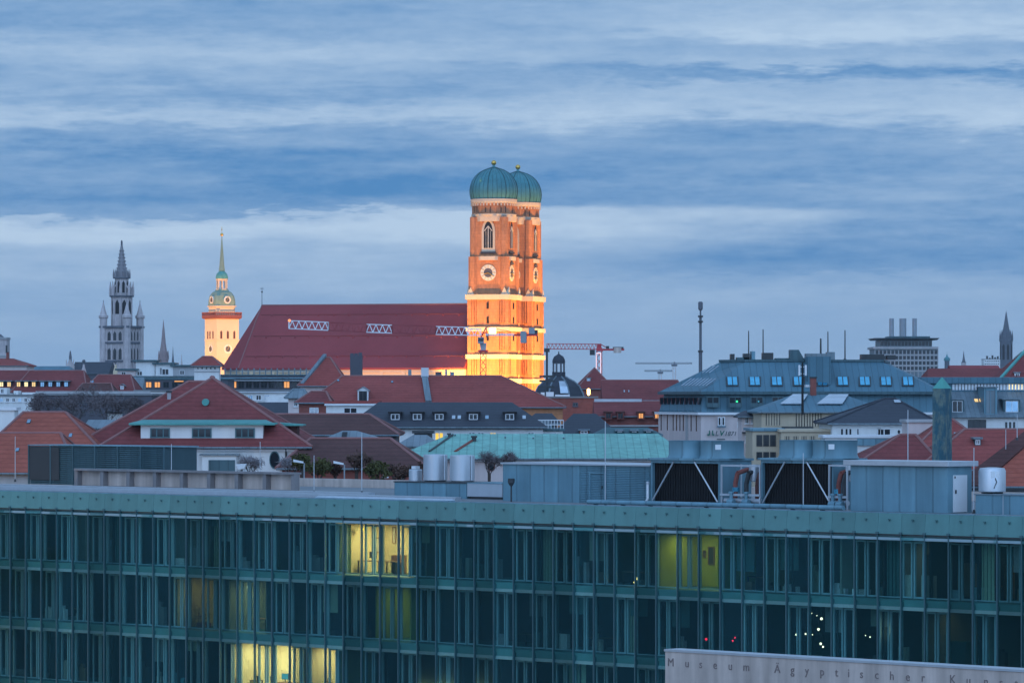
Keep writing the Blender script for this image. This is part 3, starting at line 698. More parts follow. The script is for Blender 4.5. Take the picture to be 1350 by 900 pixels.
for u, fi, la in [(489, 0, 'desk under the pictures in the bright yellow top floor room'), (516, 0, 'desk at the right end of the bright yellow top floor room'), (330, 2, 'desk in the brightly lit lower room'), (378, 2, 'second desk in the brightly lit lower room, by its right end'), (420, 2, 'desk in the smaller lit lower room')]: desk(u, fi, 2.9, la)
for u, fi, m_, sc_, la in [(492, 0, 'metal_dark', 'pane_dark', 'dark screen on the desk in the bright yellow room'), (376, 2, 'metal_dark', 'screen_cyan', 'cyan lit screen in the brightly lit lower room'), (423, 2, 'metal_dark', 'pane_dark', 'dark screen in the smaller lit lower room')]: monitor(u, fi, 2.9, la, m_, sc_)
potplant(432, 2, 1.9, 1.5, 'leafy plant at the right of the smaller lit lower room'); potplant(312, 2, 2.0, 1.7, 'plant at the left end of the brightly lit lower room')
wardrobe(526, 0, .8, 1.1, 'wood', 'low wooden cabinet under the narrow picture of the bright yellow room'); wardrobe(312, 2, .7, 2.0, 'wood', 'tall wooden cabinet at the left end of the brightly lit lower room')
chair(346, 2, 2.0, 'dark office chair at the left of the brightly lit lower room')
chair(364, 2, 2.2, 'dark office chair at the right of the brightly lit lower room')

# ------------------------------------------------------------------ things on the office roof
ROOF = ZR - .05
def rt(name, label, cat, u, y, group=None, z=ROOF):
    p = facP(u, y, z); t = thing(name, label, cat, p, TH, group); t['s'] = 0.0; del t['s']
    return t, facY(u, y) / F
def span(u0, u1, y): return fac(u1, y) - fac(u0, y)
# blue-grey plant shed in the middle
y = 7.0; t, k = rt('plant_shed', 'long blue-grey sheet metal shed in the middle of the office roof with louvred right half', 'shed', 663, y)
L1, L2 = span(663, 764, y), span(663, 857, y); h = Z(612, facY(700, y)) - ROOF
B().box(0, L1, 0, 5, 0, h).build('wall', 'metal_blue', t); 
b = B().box(L1 + .02, L2, 0.05, 5, 0, h - .02)
for i in range(int(h / .1)): b.slab([(L1 + .05, -.02, .04 + i * .1), (L2 - .02, -.02, .04 + i * .1), (L2 - .02, .06, .11 + i * .1), (L1 + .05, .06, .11 + i * .1)], .012)
lv = b.build('louvre_wall', 'metal_blue', t)
B().box(-.1, L1 + .02, -.12, 5.1, h + .003, h + .1).box(L1 + .023, L2 + .1, -.1, 5.1, h + .003, h + .08).build('roof', 'metal_light', t)
xd = span(663, 788, y); b = B(); frame_box(b, xd - .6, xd + .6, .02, 1.75, .05, -.06, -.03); d_ = b.build('door', 'metal_blue', t)
B().box(xd + .4, xd + .46, -.12, -.06, .85, 1.0).build('handle', 'metal_dark', d_)
t, k = rt('roof_funnel', 'small dark funnel on a pipe in front of the blue-grey shed', 'vent', 674, 6.0)
B().tube((0, 0, 0), (0, 0, .95), .05).build('pipe', 'metal_dark', t); B().lathe([(.06, .9), (.2, 1.1), (.2, 1.35), (.17, 1.35), (.05, 1.0)], 14).build('funnel', 'metal_dark', t)
# cooling units
def cooler(u, la):
    y = 6.5; t, k = rt('cooling_unit', la, 'cooling unit', u, y, 'rooftop cooling units with twin fan drums'); Y = facY(u, y)
    L = span(858, 949, y); h = Z(606, Y) - ROOF; dp = 2.6
    b = B().box(0, .12, 0, dp, .0, h).box(L - .12, L, 0, dp, 0, h).box(.12, L - .12, 0, dp, 0, .16).box(.12, L - .12, 0, dp, h - .16, h).box(.12, L - .12, dp - .1, dp, .16, h - .16)
    b.build('casing', 'metal_blue', t)
    b = B().box(.12, L - .12, .25, .4, .16, h - .16)
    for i in range(26): b.box(.14 + (L - .28) * i / 26, .16 + (L - .28) * i / 26, .2, .247, .16, h - .16)
    b.build('intake_grille', 'metal_black', t)
    B().tube((.15, -.03, .25), (L * .34, -.03, h - .08), .045).build('brace', 'metal_light', t)
    B().tube((L - .15, -.03, .25), (L * .64, -.03, h - .08), .045).build('brace', 'metal_light', t)
    B().box(-.1, L + .1, -.15, dp + .1, h + .003, h + .12).build('top_tray', 'metal_blue', t)
    r = L * .23
    for i in (0, 1):
        cx = L * (.30 + .46 * i) + .25
        o = B().lathe([(r * 1.08, h + .123), (r, h + .3), (r, h + 1.05), (r * 1.03, h + 1.1), (r * .96, h + 1.1), (r * .95, h + .5), (.01, h + .5)], 36, cx, dp / 2).build('fan_drum', 'metal_blue', t, smooth=True)
        f_ = B().lathe([(.18, h + .6), (.18, h + .85)], 12, cx, dp / 2)
        for q in range(6):
            a = q * PI / 3; f_.slab([(cx + .15 * math.cos(a), dp / 2 + .15 * math.sin(a), h + .75), (cx + r * .9 * math.cos(a), dp / 2 + r * .9 * math.sin(a), h + .70), (cx + r * .9 * math.cos(a + .4), dp / 2 + r * .9 * math.sin(a + .4), h + .80), (cx + .15 * math.cos(a + .6), dp / 2 + .15 * math.sin(a + .6), h + .8)], .02)
        f_.build('fan', 'metal_dark', o)
        if i == 1:
            a0 = R(-58)
            B().slab([(cx + (r + .02) * math.cos(a0 - .13), dp / 2 + (r + .02) * math.sin(a0 - .13), h + .62), (cx + (r + .02) * math.cos(a0 + .13), dp / 2 + (r + .02) * math.sin(a0 + .13), h + .62), (cx + (r + .02) * math.cos(a0 + .13), dp / 2 + (r + .02) * math.sin(a0 + .13), h + .9), (cx + (r + .02) * math.cos(a0 - .13), dp / 2 + (r + .02) * math.sin(a0 - .13), h + .9)], .02).build('name_plate', 'white_paint', o)
    return t
cooler(858, 'left cooling unit with black intake and crossed braces, beside the blue-grey shed')
cooler(1003, 'right cooling unit with black intake, between the pipework and the big shed')
def pipework(u0, u1, la, full=True):
    y = 6.2; t, k = rt('pump_station', la, 'pipework', u0, y, 'pumps and insulated pipes between the cooling units'); L = span(u0, u1, y); Y = facY(u0, y); h = Z(612, Y) - ROOF
    b = B().box(0, .08, 0, .08, 0, h).box(L - .08, L, 0, .08, 0, h).box(.083, L - .083, 0, .08, h - .1, h).box(0, .08, 1.6, 1.68, 0, h).box(L - .08, L, 1.6, 1.68, 0, h).box(0, L, -.06, -.003, .62, .74)
    b.build('rack', 'metal_light', t)
    n = 3 if full else 2
    for i in range(n):
        x = L * (.22 + .28 * i); B().path([(x, .5, .1), (x, .5, h * .55), (x + .18, .5, h * .8), (x + .2, 1.3, h * .88)], .13, 10).build('pipe', ['brick_dark', 'metal_dark', 'tile_brown'][i], t, smooth=True)
    B().path([(.1, .25, .35), (L - .15, .25, .35)], .14, 10).build('pipe', 'metal_light', t, smooth=True)
    for i in range(2):
        x = L * (.3 + .38 * i); B().tube((x - .22, -.1, .28), (x + .22, -.1, .28), .17, n=14).lathe([(.1, .4), (.1, .75), (.16, .76), (.16, .86)], 12, x, -.1).box(x - .25, x + .25, -.3, .1, 0, .09).build('pump', 'metal_blue', t, smooth=True)
    B().lathe([(.02, h - .1), (.3, h + .0), (.32, h - .55), (.28, h - .9), (.02, h - .95)], 18, L * .55, 1.0).build('vessel', 'metal_light', t, smooth=True)
    B().box(L * .32, L * .45, -.05, .1, .85, 1.1).build('valve_box', 'pane_cyan', t)
pipework(950, 1002, 'wide pumps and pipe rack between the two cooling units')
pipework(1092, 1117, 'narrow pipe rack squeezed between the right cooling unit and the big shed', False)
# long pipe along the edge in front of the coolers
t, k = rt('roof_pipe', 'long grey pipe lying along the roof edge in front of the cooling units', 'pipe', 775, 2.6); L = span(775, 1112, 2.6)
b = B().tube((0, 0, .22), (L, 0, .22), .13, n=10); b.build('pipe', 'metal_blue', t, smooth=True)
b = B()
for i in range(9): b.box(L * (i + .3) / 9 - .05, L * (i + .3) / 9 + .05, -.14, .14, 0, .1)
b.build('supports', 'metal_dark', t)
t, k = rt('overflow_pipe', 'white bent pipe standing at the left end of the left cooling unit', 'pipe', 836, 5.0)
B().path([(0, 0, .12), (.9, 0, .16), (1.05, 0, .4), (1.05, 0, 1.25)], .07, 8).build('pipe', 'white_paint', t, smooth=True); B().lathe([(.09, 1.2), (.1, 1.32), (.02, 1.36)], 10, 1.05, 0).build('cap', 'metal_light', t)
# big shed on the right
y = 4.6; t, k = rt('plant_shed', 'big plain blue-grey rooftop shed at right with flat lid and white door', 'shed', 1121, y)
L = span(1121, 1249, y); h = Z(613, facY(1121, y)) - ROOF; dp = 2.0
B().box(0, L, 0, dp, 0, h).build('wall', 'metal_blue', t, bevel=.015)
B().box(-.3, L + .25, -.25, dp + .25, h + .003, h + .28).build('roof', 'metal_light', t, bevel=.02)
d_ = B().box(L + .003, L + .06, .45, 1.55, .05, h - .45).build('door', 'white_paint', t); B().box(L + .06, L + .12, .55, .62, h * .42, h * .5).build('handle', 'metal_dark', d_)
B().box(L + .063, L + .1, .5, .56, h - .62, h - .5).build('hinge', 'metal_dark', d_)
# condenser on its plinth
y = 5.0; t, k = rt('roof_plinth', 'low blue-grey box at the right end of the office roof under the round fan unit', 'plinth', 1286, y); h2 = Z(652, facY(1290, y)) - ROOF
B().box(0, 8, 0, 2.4, 0, h2).build('case', 'metal_blue', t); B().box(-.05, 8.05, -.05, 2.45, h2 + .003, h2 + .05).build('lid', 'zinc', t); B().box(span(1286, 1322, y), span(1286, 1323, y), -.012, -.001, 0, h2).build('seam', 'metal_light', t)
t, k = rt('fan_unit', 'round grey ventilator with a white label standing on the plinth at right', 'ventilator', 1308, 6.2, z=ROOF + h2 + .053); hh = Z(617, facY(1308, 6.2)) - ROOF - h2
r = 18 * k
B().lathe([(r * .95, .08), (r, .12), (r, hh * .86), (r * .9, hh * .97), (r * .3, hh)], 32).build('drum', 'metal_light', t, smooth=True)
B().box(-.4, .4, -.4, .4, 0, .08).build('foot', 'metal_dark', t)
a0 = R(-38); B().slab([((r + .03) * math.cos(a), (r + .03) * math.sin(a), z) for a, z in ((a0 - .3, hh * .62), (a0 + .3, hh * .62), (a0 + .3, hh * .85), (a0 - .3, hh * .85))], .04).build('label_plate', 'white_paint', t)
B().path([((r + .03) * math.cos(a0), (r + .03) * math.sin(a0), hh * .6), ((r + .05) * math.cos(a0 + .1), (r + .05) * math.sin(a0 + .1), hh * .45), ((r + .03) * math.cos(a0 - .1), (r + .03) * math.sin(a0 - .1), hh * .2)], .02).build('cable', 'metal_dark', t)
# tanks on a blue box
y = 9.0; t, k = rt('roof_plinth', 'low blue box on the office roof under the two steel tanks', 'plinth', 520, y); h2 = Z(636, facY(560, y)) - ROOF
L = span(520, 615, y); B().box(0, L, 0, 3.4, 0, h2).build('case', 'metal_blue', t); B().box(-.05, L, -.05, 3.45, h2 + .003, h2 + .06).build('lid', 'metal_dark', t)
t2, k = rt('equipment_box', 'pale metal box between the blue plinth and the long shed', 'box', 616, y); L = span(616, 662, y); B().box(0, L, 0, 2.6, .15, h2 * 1.02).build('case', 'metal_light', t2); B().box(.1, L - .1, .1, 2.5, 0, .147).build('feet', 'metal_dark', t2); B().box(-.04, L + .04, -.04, 2.64, h2 * 1.02 + .003, h2 * 1.02 + .05).build('lid', 'metal_blue', t2)
for u, r_, v, la in [(574, 16, 601, 'left steel tank on the blue plinth'), (609.5, 16.5, 602, 'right steel tank on the blue plinth')]:
    t, k = rt('steel_tank', la, 'tank', u, y + 1.5, 'steel tanks on the office roof', ROOF + h2 + .065); hh = Z(v, facY(u, y + 1.5)) - ROOF - h2; r = r_ * k
    B().lathe([(r, .06), (r, hh), (r * .96, hh + .03), (r * .2, hh + .06)], 36).build('shell', 'metal_light', t, smooth=True); B().lathe([(r * .9, 0), (r * .9, .06)], 20).build('foot', 'metal_dark', t)
    B().tube((r + .06, 0, .1), (r + .06, 0, hh), .05).build('pipe', 'metal_light', t)
t, k = rt('roof_vent', 'small round vent with a square cap left of the steel tanks', 'vent', 548, y + 1.4, z=ROOF + h2 + .065)
B().lathe([(9 * k, 0), (9 * k, .65), (8 * k, .7)], 20).build('drum', 'metal_light', t, smooth=True); B().box(-.18, .18, -.18, .18, .72, .9).build('cap', 'white_paint', t)
# left: louvred screen and concrete balustrade
y = 18.0; t, k = rt('louvre_screen', 'long dark grey louvred screen on the left of the office roof', 'screen', 38, y); L = span(38, 216, y); h = Z(588, facY(120, y)) - ROOF
b = B().box(.1, L - .1, .12, 3.0, 0, h - .05)
for i in range(int(h / .14)): b.slab([(.05, 0, .05 + i * .14), (L - .05, 0, .05 + i * .14), (L - .05, .1, .15 + i * .14), (.05, .1, .15 + i * .14)], .02)
b.build('louvres', 'zinc_dark', t)
for i in range(7): B().box(L * i / 6 - .05, L * i / 6 + .05, -.05, .05, 0, h).build('post', 'zinc_dark', t)
B().box(-.06, L + .06, -.06, 3.05, h + .003, h + .07).build('rail', 'metal_blue', t)
B().box(.1, span(38, 78, y), -.02, -.004, .3, h - .1).build('dark_panel', 'metal_dark', t)
y = 14.0; t, k = rt('concrete_balustrade', 'low concrete balustrade with square niches on the left of the office roof', 'balustrade', 100, y); L = span(100, 386, y); h = Z(621, facY(240, y)) - ROOF
B().box(0, L, .42, .6, 0, h - .08).build('panels', 'concrete', t); n = 8
B().box(-.1, L + .1, -.1, .65, h - .077, h + .06).build('cap', 'dark_concrete', t)
for i in range(n + 1): B().box(L * i / n - .17, L * i / n + .17, 0, .417, 0, h - .08).build('post', 'dark_concrete', t)
B().box(0, L, .1, .417, 0, .12).build('base_rail', 'dark_concrete', t)
# metal strips lying along the roof
t, k = rt('roof_track', 'pair of pale metal rails running along the left of the office roof', 'rails', -60, 5.0); L = span(-60, 600, 5.0)
B().box(0, L, 0, .5, 0, .22).build('rail', 'metal_light', t); B().box(0, L * .8, 2.0, 2.5, 0, .3).build('rail', 'metal_light', t)
t, k = rt('skylight_strip', 'flat white roof light lying on the left middle of the roof edge', 'roof light', 415, 3.2); L = span(415, 590, 3.2); B().box(0, L, 0, .6, 0, .06).build('curb', 'metal_blue', t); B().loft([[(0, 0, .063), (L, 0, .063), (L, .6, .063), (0, .6, .063)], [(.1, .15, .16), (L - .1, .15, .16), (L - .1, .45, .16), (.1, .45, .16)]]).build('dome', 'pane_white', t)
def streetlamp(u, v0, Yp, h, la, side=-1):
    t = thing('street_lamp', la, 'lamp post', (X(u, Yp), Yp, 0), 0, 'slim lamp posts behind the office roof'); zt = Z(v0, Yp)
    B().tube((0, 0, 0), (0, 0, zt), .09, .05).build('pole', 'lamp_grey', t)
    B().loft([[(side * .05, -.12, zt - .02), (side * .05, .12, zt - .02), (side * .05, .12, zt + .1), (side * .05, -.12, zt + .1)], [(side * .75, -.18, zt + .08), (side * .75, .18, zt + .08), (side * .75, .18, zt + .25), (side * .75, -.18, zt + .25)]]).build('head', 'white_paint', t)
streetlamp(454, 612, 296, 0, 'slim grey lamp post with flat white head right of the shrubs')
streetlamp(401, 610, 298, 0, 'slim grey lamp post with flat white head left of the shrubs')
def rod(u, v0, v1, Yp, la, r=.03, m='metal_light', grp='thin metal rods above the roofs', name='lightning_rod', base=0):
    t = thing(name, la, 'rod', (X(u, Yp), Yp, 0), 0, grp)
    B().tube((0, 0, base or Z(v1, Yp)), (0, 0, Z(v0, Yp)), r, r * .7).build('rod', m, t); B().lathe([(r * 3, (base or Z(v1, Yp))), (r * 1.6, (base or Z(v1, Yp)) + .2)], 8).build('foot', 'metal_dark', t)
for u, v0, v1, y_, la in [(1059, 597, 668, 5.0, 'thin rod standing before the right cooling unit'), (1284, 590, 676, 5.5, 'thin rod at the right end of the big shed'), (1197, 540, 606, 9.0, 'tall thin rod rising behind the big shed'), (798, 555, 665, 4.0, 'thin rod in front of the louvred half of the long shed'), (477, 570, 640, 13.0, 'thin rod right of the shrubs'), (414, 600, 640, 12.0, 'thin rod among the shrubs'), (20, 575, 630, 22.0, 'thin rod before the orange roof at far left'), (226, 585, 622, 16.0, 'thin rod right of the louvred screen'), (343, 582, 622, 16.5, 'thin rod before the large hipped house')]:
    p = facP(u, y_, ROOF); rod(u, v0, v1, p.y, la, base=ROOF)

# ------------------------------------------------------------------ museum wall in front
Ym = 185.0; mx = X(877, Ym)
wall = thing('museum_wall', 'pale concrete wall with spaced dark lettering in the lower right corner', 'wall', (mx, Ym, 0), TH); zt = Z(855, Ym)
B().box(0, 40, 0, .9, 0, zt - .1).build('body', 'concrete', wall); B().box(-.04, 40, -.04, .94, zt - .097, zt).build('coping', 'metal_light', wall)
lets = [('M', 884.5), ('u', 906), ('s', 924), ('e', 943), ('u', 963), ('m', 984), ('Ä', 1025), ('g', 1045), ('y', 1064), ('p', 1084), ('t', 1103), ('i', 1119), ('s', 1136), ('c', 1156), ('h', 1176), ('e', 1197), ('r', 1217), ('K', 1256), ('u', 1277), ('n', 1300), ('s', 1320), ('t', 1340), ('u', 1378)]
for ch, u in lets:
    x = solve_line(mx, Ym, De.x, De.y, u)
    me = text_mesh(ch, .50, 'letter_brown', wall, Matrix.Translation((x, -.012, zt - .72)) @ Matrix.Rotation(R(90), 4, 'X'), 'letter', .01)
    o = bpy.data.objects.new('letter', me); C.objects.link(o); o.parent = wall
# ================================================================== twin-towered church
def ring(pts, x0, y0): return [(x + x0, y + y0) for x, y in pts]
def sq(h): return [(-h, -h), (h, -h), (h, h), (-h, h)]
def octo(r, ph=PI / 8): return [(r * math.cos(ph + i * PI / 4), r * math.sin(ph + i * PI / 4)) for i in range(8)]
YC = 1239.0
fk = thing('cathedral', 'brick cathedral with floodlit twin onion domed towers and a huge steep dark red roof', 'church', (X(651, YC), YC, 0), R(-17))
zc = lambda v: Z(v, YC - 5)
LEV = [0, zc(499), zc(467), zc(431), zc(388), zc(338), zc(286), zc(262)]
def tower(x0, y0, side):
    h1, h2, h3 = 6.1, 5.35, 5.15
    b = B(); b.prism(ring(sq(h1 - .25), x0, y0), 0, LEV[4]); 
    b.prism(ring(sq(h2), x0, y0), LEV[4] + .003, LEV[5]); b.prism(ring(sq(h3), x0, y0), LEV[5] + .003, LEV[6])
    for sx in (-1, 1):                                # corner buttresses
        for sy in (-1, 1):
            b.box(x0 + sx * h1 - (sx > 0) * 2.2, x0 + sx * h1 + (sx < 0) * 2.2, y0 + sy * h1 - (sy > 0) * 2.2, y0 + sy * h1 + (sy < 0) * 2.2, 0, LEV[4] - .02)
            c_ = [(x0 + sx * 4.7 + p, y0 + sy * 4.7 + q) for p, q in octo(1.45)]
            b.prism(c_, LEV[4] + .02, LEV[5] - .05)
            b.prism([(x0 + sx * 4.6 + p, y0 + sy * 4.6 + q) for p, q in octo(1.15)], LEV[5] + .02, LEV[6] - .05)
    for sg, ax in ((-1, 0), (1, 0), (-1, 1), (1, 1)):  # blind lancets: thin pilasters between the string courses
        for lo, hi in ((0, 1), (1, 2), (2, 3), (3, 4)):
            for q in (-4.9, -4.2, 4.2, 4.9, -3.5, 3.5):
                a0, a1 = q - .12, q + .12; f0, f1 = sorted((sg * (h1 - .25), sg * (h1 + .2)))
                if abs(q) > 3.9: f0, f1 = sorted((sg * h1, sg * (h1 + .38)))
                if ax == 0: b.box(x0 + a0, x0 + a1, y0 + f0, y0 + f1, LEV[lo] + 1.2, LEV[hi] - .9)
                else: b.box(x0 + f0, x0 + f1, y0 + a0, y0 + a1, LEV[lo] + 1.2, LEV[hi] - .9)
    b.prism(ring(octo(6.35), x0, y0), LEV[6] + .003, LEV[7])
    t = b.build('tower', 'brick_red', fk)
    for z, hh, th in ((LEV[1], h1 + .42, 1.3), (LEV[2], h1 + .42, 1.3), (LEV[3], h1 + .44, 1.2)):
        B().prism(ring(sq(hh), x0, y0), z - th, z, ring(sq(hh), x0, y0)).build('string_course', 'stone_pale', t)
    b = B().prism(ring(sq(h1 + .5), x0, y0), LEV[4] - 1.5, LEV[4] - .03, ring(sq(h1 + .55), x0, y0))
    b.build('string_course', 'stone_pale', t)
    for sx in (-1, 1):
        for sy in (-1, 1):
            for dx_, dy_ in ((0, sy), (sx, 0)):       # little gablets on the corners
                cx, cy = x0 + sx * 5.1, y0 + sy * 5.1
                g = B()
                if dx_ == 0: g.loft([[(cx - 1.0, cy + dy_ * w_, LEV[4]), (cx + 1.0, cy + dy_ * w_, LEV[4]), (cx, cy + dy_ * w_, LEV[4] + 2.1)] for w_ in (.4, 1.2)])
                else: g.loft([[(cx + dx_ * w_, cy - 1.0, LEV[4]), (cx + dx_ * w_, cy + 1.0, LEV[4]), (cx + dx_ * w_, cy, LEV[4] + 2.1)] for w_ in (.4, 1.2)])
                g.build('gablet', 'stone_pale', t)
    oc = [(5.9, -2.2), (5.9, 2.2), (2.2, 5.9), (-2.2, 5.9), (-5.9, 2.2), (-5.9, -2.2), (-2.2, -5.9), (2.2, -5.9)]
    B().prism(ring([(p * 1.02, q * 1.02) for p, q in oc], x0, y0), LEV[5] - 1.1, LEV[5] + .05).build('string_course', 'stone_pale', t)
    B().prism(ring([(p * 1.04, q * 1.04) for p, q in oc], x0, y0), LEV[6] - 1.3, LEV[6] + .3, ring([(p * 1.07, q * 1.07) for p, q in oc], x0, y0)).build('string_course', 'stone_pale', t)
    B().lathe([(6.5, LEV[6] + .31), (6.6, LEV[6] + .8), (6.42, LEV[6] + .9)], 32, x0, y0).build('string_course', 'stone_pale', t)
    b = B().lathe([(6.55, LEV[7] - 1.3), (6.75, LEV[7] - .9), (6.8, LEV[7] - .02)], 32, x0, y0)
    for i in range(40): a = i * 2 * PI / 40; b.M = Matrix.Translation((x0, y0, 0)) @ Matrix.Rotation(a, 4, 'Z'); b.box(6.45, 6.72, -.2, .2, LEV[7] - 2.0, LEV[7] - 1.31)
    b.M = None; b.build('cornice', 'stone_pale', t)
    for i in range(8):                                # belfry openings in pairs
        for d in (-.2, .2):
            a = i * PI / 4 + d + PI / 8 * 0
            m_ = Matrix.Translation((x0, y0, 0)) @ Matrix.Rotation(a, 4, 'Z')
            o = B(); o.M = m_; rr = 5.92; n = 8
            pts = [(-.55, LEV[6] + 1.3), (.55, LEV[6] + 1.3), (.55, LEV[6] + 2.6)] + [(.55 * math.cos(q), LEV[6] + 2.6 + .55 * math.sin(q)) for q in [PI * j / n for j in range(1, n)]] + [(-.55, LEV[6] + 2.6)]
            o.loft([[(rr - .3, p, q) for p, q in pts], [(rr, p, q) for p, q in pts]]).build('belfry_opening', 'metal_black', t)
    # onion dome
    zb = LEV[7]; H = zc(219) - zb; prof = [(6.55, 0), (6.75, .5), (6.98, 1.7), (7.02, 2.7), (6.85, 4.0), (6.35, 5.5), (5.5, 6.9), (4.3, 8.05), (2.9, 8.85), (1.6, 9.3), (.75, 9.6), (.38, 10.0), (.28, 11.0)]
    sc_ = (H) / 9.75
    b = B().lathe([(r, zb + z * sc_) for r, z in prof], 48, x0, y0); d = b.build('dome', 'copper', t, smooth=True)
    b = B()
    for i in range(32):
        a = i * 2 * PI / 32 + .05; big = i % 4 == 0
        b.path([(x0 + (r + .02) * math.cos(a), y0 + (r + .02) * math.sin(a), zb + z * sc_) for r, z in prof[:11]], .14 if big else .05, 4)
    b.build('dome_ribs', 'copper_dark', t)
    b = B().ball((x0, y0, zc(213.5)), .75, 14, 8).tube((x0, y0, zc(219) + .3), (x0, y0, zc(210)), .1); b.build('finial', 'gold', t, smooth=True)
    def face(ax, sg):                                  # frame of one side of the tower
        if ax == 0: return Matrix.Translation((x0, y0, 0)) @ (Matrix.Identity(4) if sg < 0 else Matrix.Rotation(PI, 4, 'Z'))
        return Matrix.Translation((x0, y0, 0)) @ Matrix.Rotation(R(90) if sg > 0 else R(-90), 4, 'Z')
    for ax, sg in ((0, -1), (1, 1), (0, 1), (1, -1)):
        Mx = face(ax, sg); yf = -h2
        zk = zc(359.5); rk = 2.35; n = 32
        def disc(r0, ya, yb, r1=None):
            o = B(); o.M = Mx; o.loft([[(r0 * math.cos(2 * PI * i / n), ya, zk + r0 * math.sin(2 * PI * i / n)) for i in range(n)], [((r1 or r0) * math.cos(2 * PI * i / n), yb, zk + (r1 or r0) * math.sin(2 * PI * i / n)) for i in range(n)]]); return o
        disc(rk, yf + .02, yf - .16).build('clock_dial', 'clock_white', t)
        disc(rk * .56, yf - .1, yf - .18).build('clock_centre', 'dark_wall', t)
        o = B(); o.M = Mx
        for i in range(12):
            a = i * PI / 6; c_ = Vector((math.cos(a), 0, math.sin(a))); p = Vector((0, yf - .19, zk)) + c_ * rk * .62; q = Vector((0, yf - .19, zk)) + c_ * rk * .94; o.tube(p, q, .1, n=4)
        o.build('numerals', 'gold', t)
        o = B(); o.M = Mx; o.tube((0, yf - .26, zk), (1.75, yf - .26, zk - 1.0), .13).tube((0, yf - .22, zk), (-1.15, yf - .22, zk - .35), .17); o.build('clock_hands', 'gold', t)
        o = B(); o.M = Mx; o.loft([[(-1.5, yy, zk + 2.5), (1.5, yy, zk + 2.5), (0, yy, zk + 3.9)] for yy in (yf - .35, yf + .1)]) if ax == 1 else o.box(-.01, .01, yf, yf + .1, zk, zk + .1)
        o.build('clock_hood', 'stone_pale' if ax == 0 else 'dark_wall', t)
        # gothic window of the upper storey
        yf = -h3; z0, z1 = zc(327), zc(304); w = 1.25
        def arch(w_, z0_, zs, pk, n=6):
            pts = [(-w_, z0_), (w_, z0_)]
            pts += [(w_ * (1 - (j / n) ** 1.4), zs + pk * math.sin(PI / 2 * j / n)) for j in range(n + 1)]
            pts += [(-w_ * (1 - (j / n) ** 1.4), zs + pk * math.sin(PI / 2 * j / n)) for j in range(n - 1, -1, -1)]
            return pts
        o = B(); o.M = Mx; A1, A2 = arch(2.0, z0 - 1.0, z1, 3.6), arch(1.35, z0, z1, 2.6)
        o.loft([[(p, yf + .05, q) for p, q in A1], [(p, yf - .22, q) for p, q in A1]]); o.build('window_surround', 'stone_pale' if ax == 0 else 'brick_red', t)
        o = B(); o.M = Mx; o.loft([[(p, yf - .15, q) for p, q in A2], [(p, yf - .25, q) for p, q in A2]]); o.build('window', 'metal_black', t)
        o = B(); o.M = Mx; o.tube((0, yf - .28, z0), (0, yf - .28, z1 + 1.0), .14, n=4).tube((-1.2, yf - .28, z1 - .1), (0, yf - .28, z1 + 1.3), .12, n=4).tube((1.2, yf - .28, z1 - .1), (0, yf - .28, z1 + 1.3), .12, n=4).tube((-.7, yf - .27, z0), (-.7, yf - .27, z1), .05, n=4).tube((.7, yf - .27, z0), (.7, yf - .27, z1), .05, n=4)
        o.build('tracery', 'clock_white', t)
        o = B(); o.M = Mx; o.box(-2.2, 2.2, yf - .5, yf + .05, z0 - 1.5, z0 - 1.02).build('window_sill', 'slate', t)
        for zz in (zc(403), zc(422), zc(445)):
            o = B(); o.M = Mx; o.box(-.3, .3, -h1 - .02, -h1 + .45, zz - .9, zz + .9).build('slit_window', 'metal_black', t)
    return t
tower(0, 0, 0); tower(0, 24, 1)
ze, zr = 38.9, 57.7
AP = [(-75.8, -7.5), (-84.5, 3), (-84.5, 21), (-75.8, 31.5)]
foot = [(6.0, -7.4), (6.0, 31.4)] + [(x * 1, y) for x, y in reversed(AP)]
foot = [(-6.4, -7.4), (-75.6, -7.4), (-84.2, 3), (-84.2, 21), (-75.6, 31.4), (-6.4, 31.4)]
B().box(-6.3, -4, 6.2, 17.8, 0, 52).build('west_front', 'brick_red', fk)
B().prism([(x, y) for x, y in reversed(foot)], 0, ze).build('nave_wall', 'plaster_warm', fk)
b = B(); fr = [(-6.35, -8.2), (-75.9, -8.2), (-85.3, 2.7), (-85.3, 21.3), (-75.9, 32.2), (-6.35, 32.2)]; q = .5
n = 6; vs = [(x, y, ze - q) for x, y in fr] + [(x, y, ze) for x, y in fr] + [(-6.35, 12, zr), (-76, 12, zr)]
b.add(vs, [tuple(range(6))] + [(i, (i + 1) % 6, 6 + (i + 1) % 6, 6 + i) for i in range(6)] + [(6, 7, 13, 12), (7, 8, 13), (8, 9, 13), (9, 10, 13), (10, 11, 12, 13), (11, 6, 12)])
rf = b.build('nave_roof', 'tile_far', fk)
b = B().tube((-75.9, -8.25, ze), (-76, 11.9, zr + .05), .18).tube((-76, 12, zr), (-6, 12, zr), .22); b.build('ridge_tiles', 'ridge_tile', fk)
for row, (fr_, n_) in enumerate([(.16, 16), (.47, 15), (.82, 14)]):
    for i in range(n_):
        x = -73 + 68 * (i + (.5 if row % 2 else .3)) / n_; y = -8.2 + 20.2 * fr_; z = ze + (zr - ze) * fr_
        B().loft([[(x - .42, y - .1, z - .1), (x + .42, y - .1, z - .1), (x, y - .1, z + .45)], [(x - .42, y + .6, z + .5), (x + .42, y + .6, z + .5), (x, y + .6, z + .62)]]).build('roof_vent', 'tile_far', fk)
for f_ in (.18, .5, .84):
    y_ = -8.2 + 20.2 * f_; z_ = ze + (zr - ze) * f_; B().box(-75, -6.6, y_ - .12, y_ + .05, z_ - .1, z_ + .16).build('snow_rail', 'tile_dark', fk)
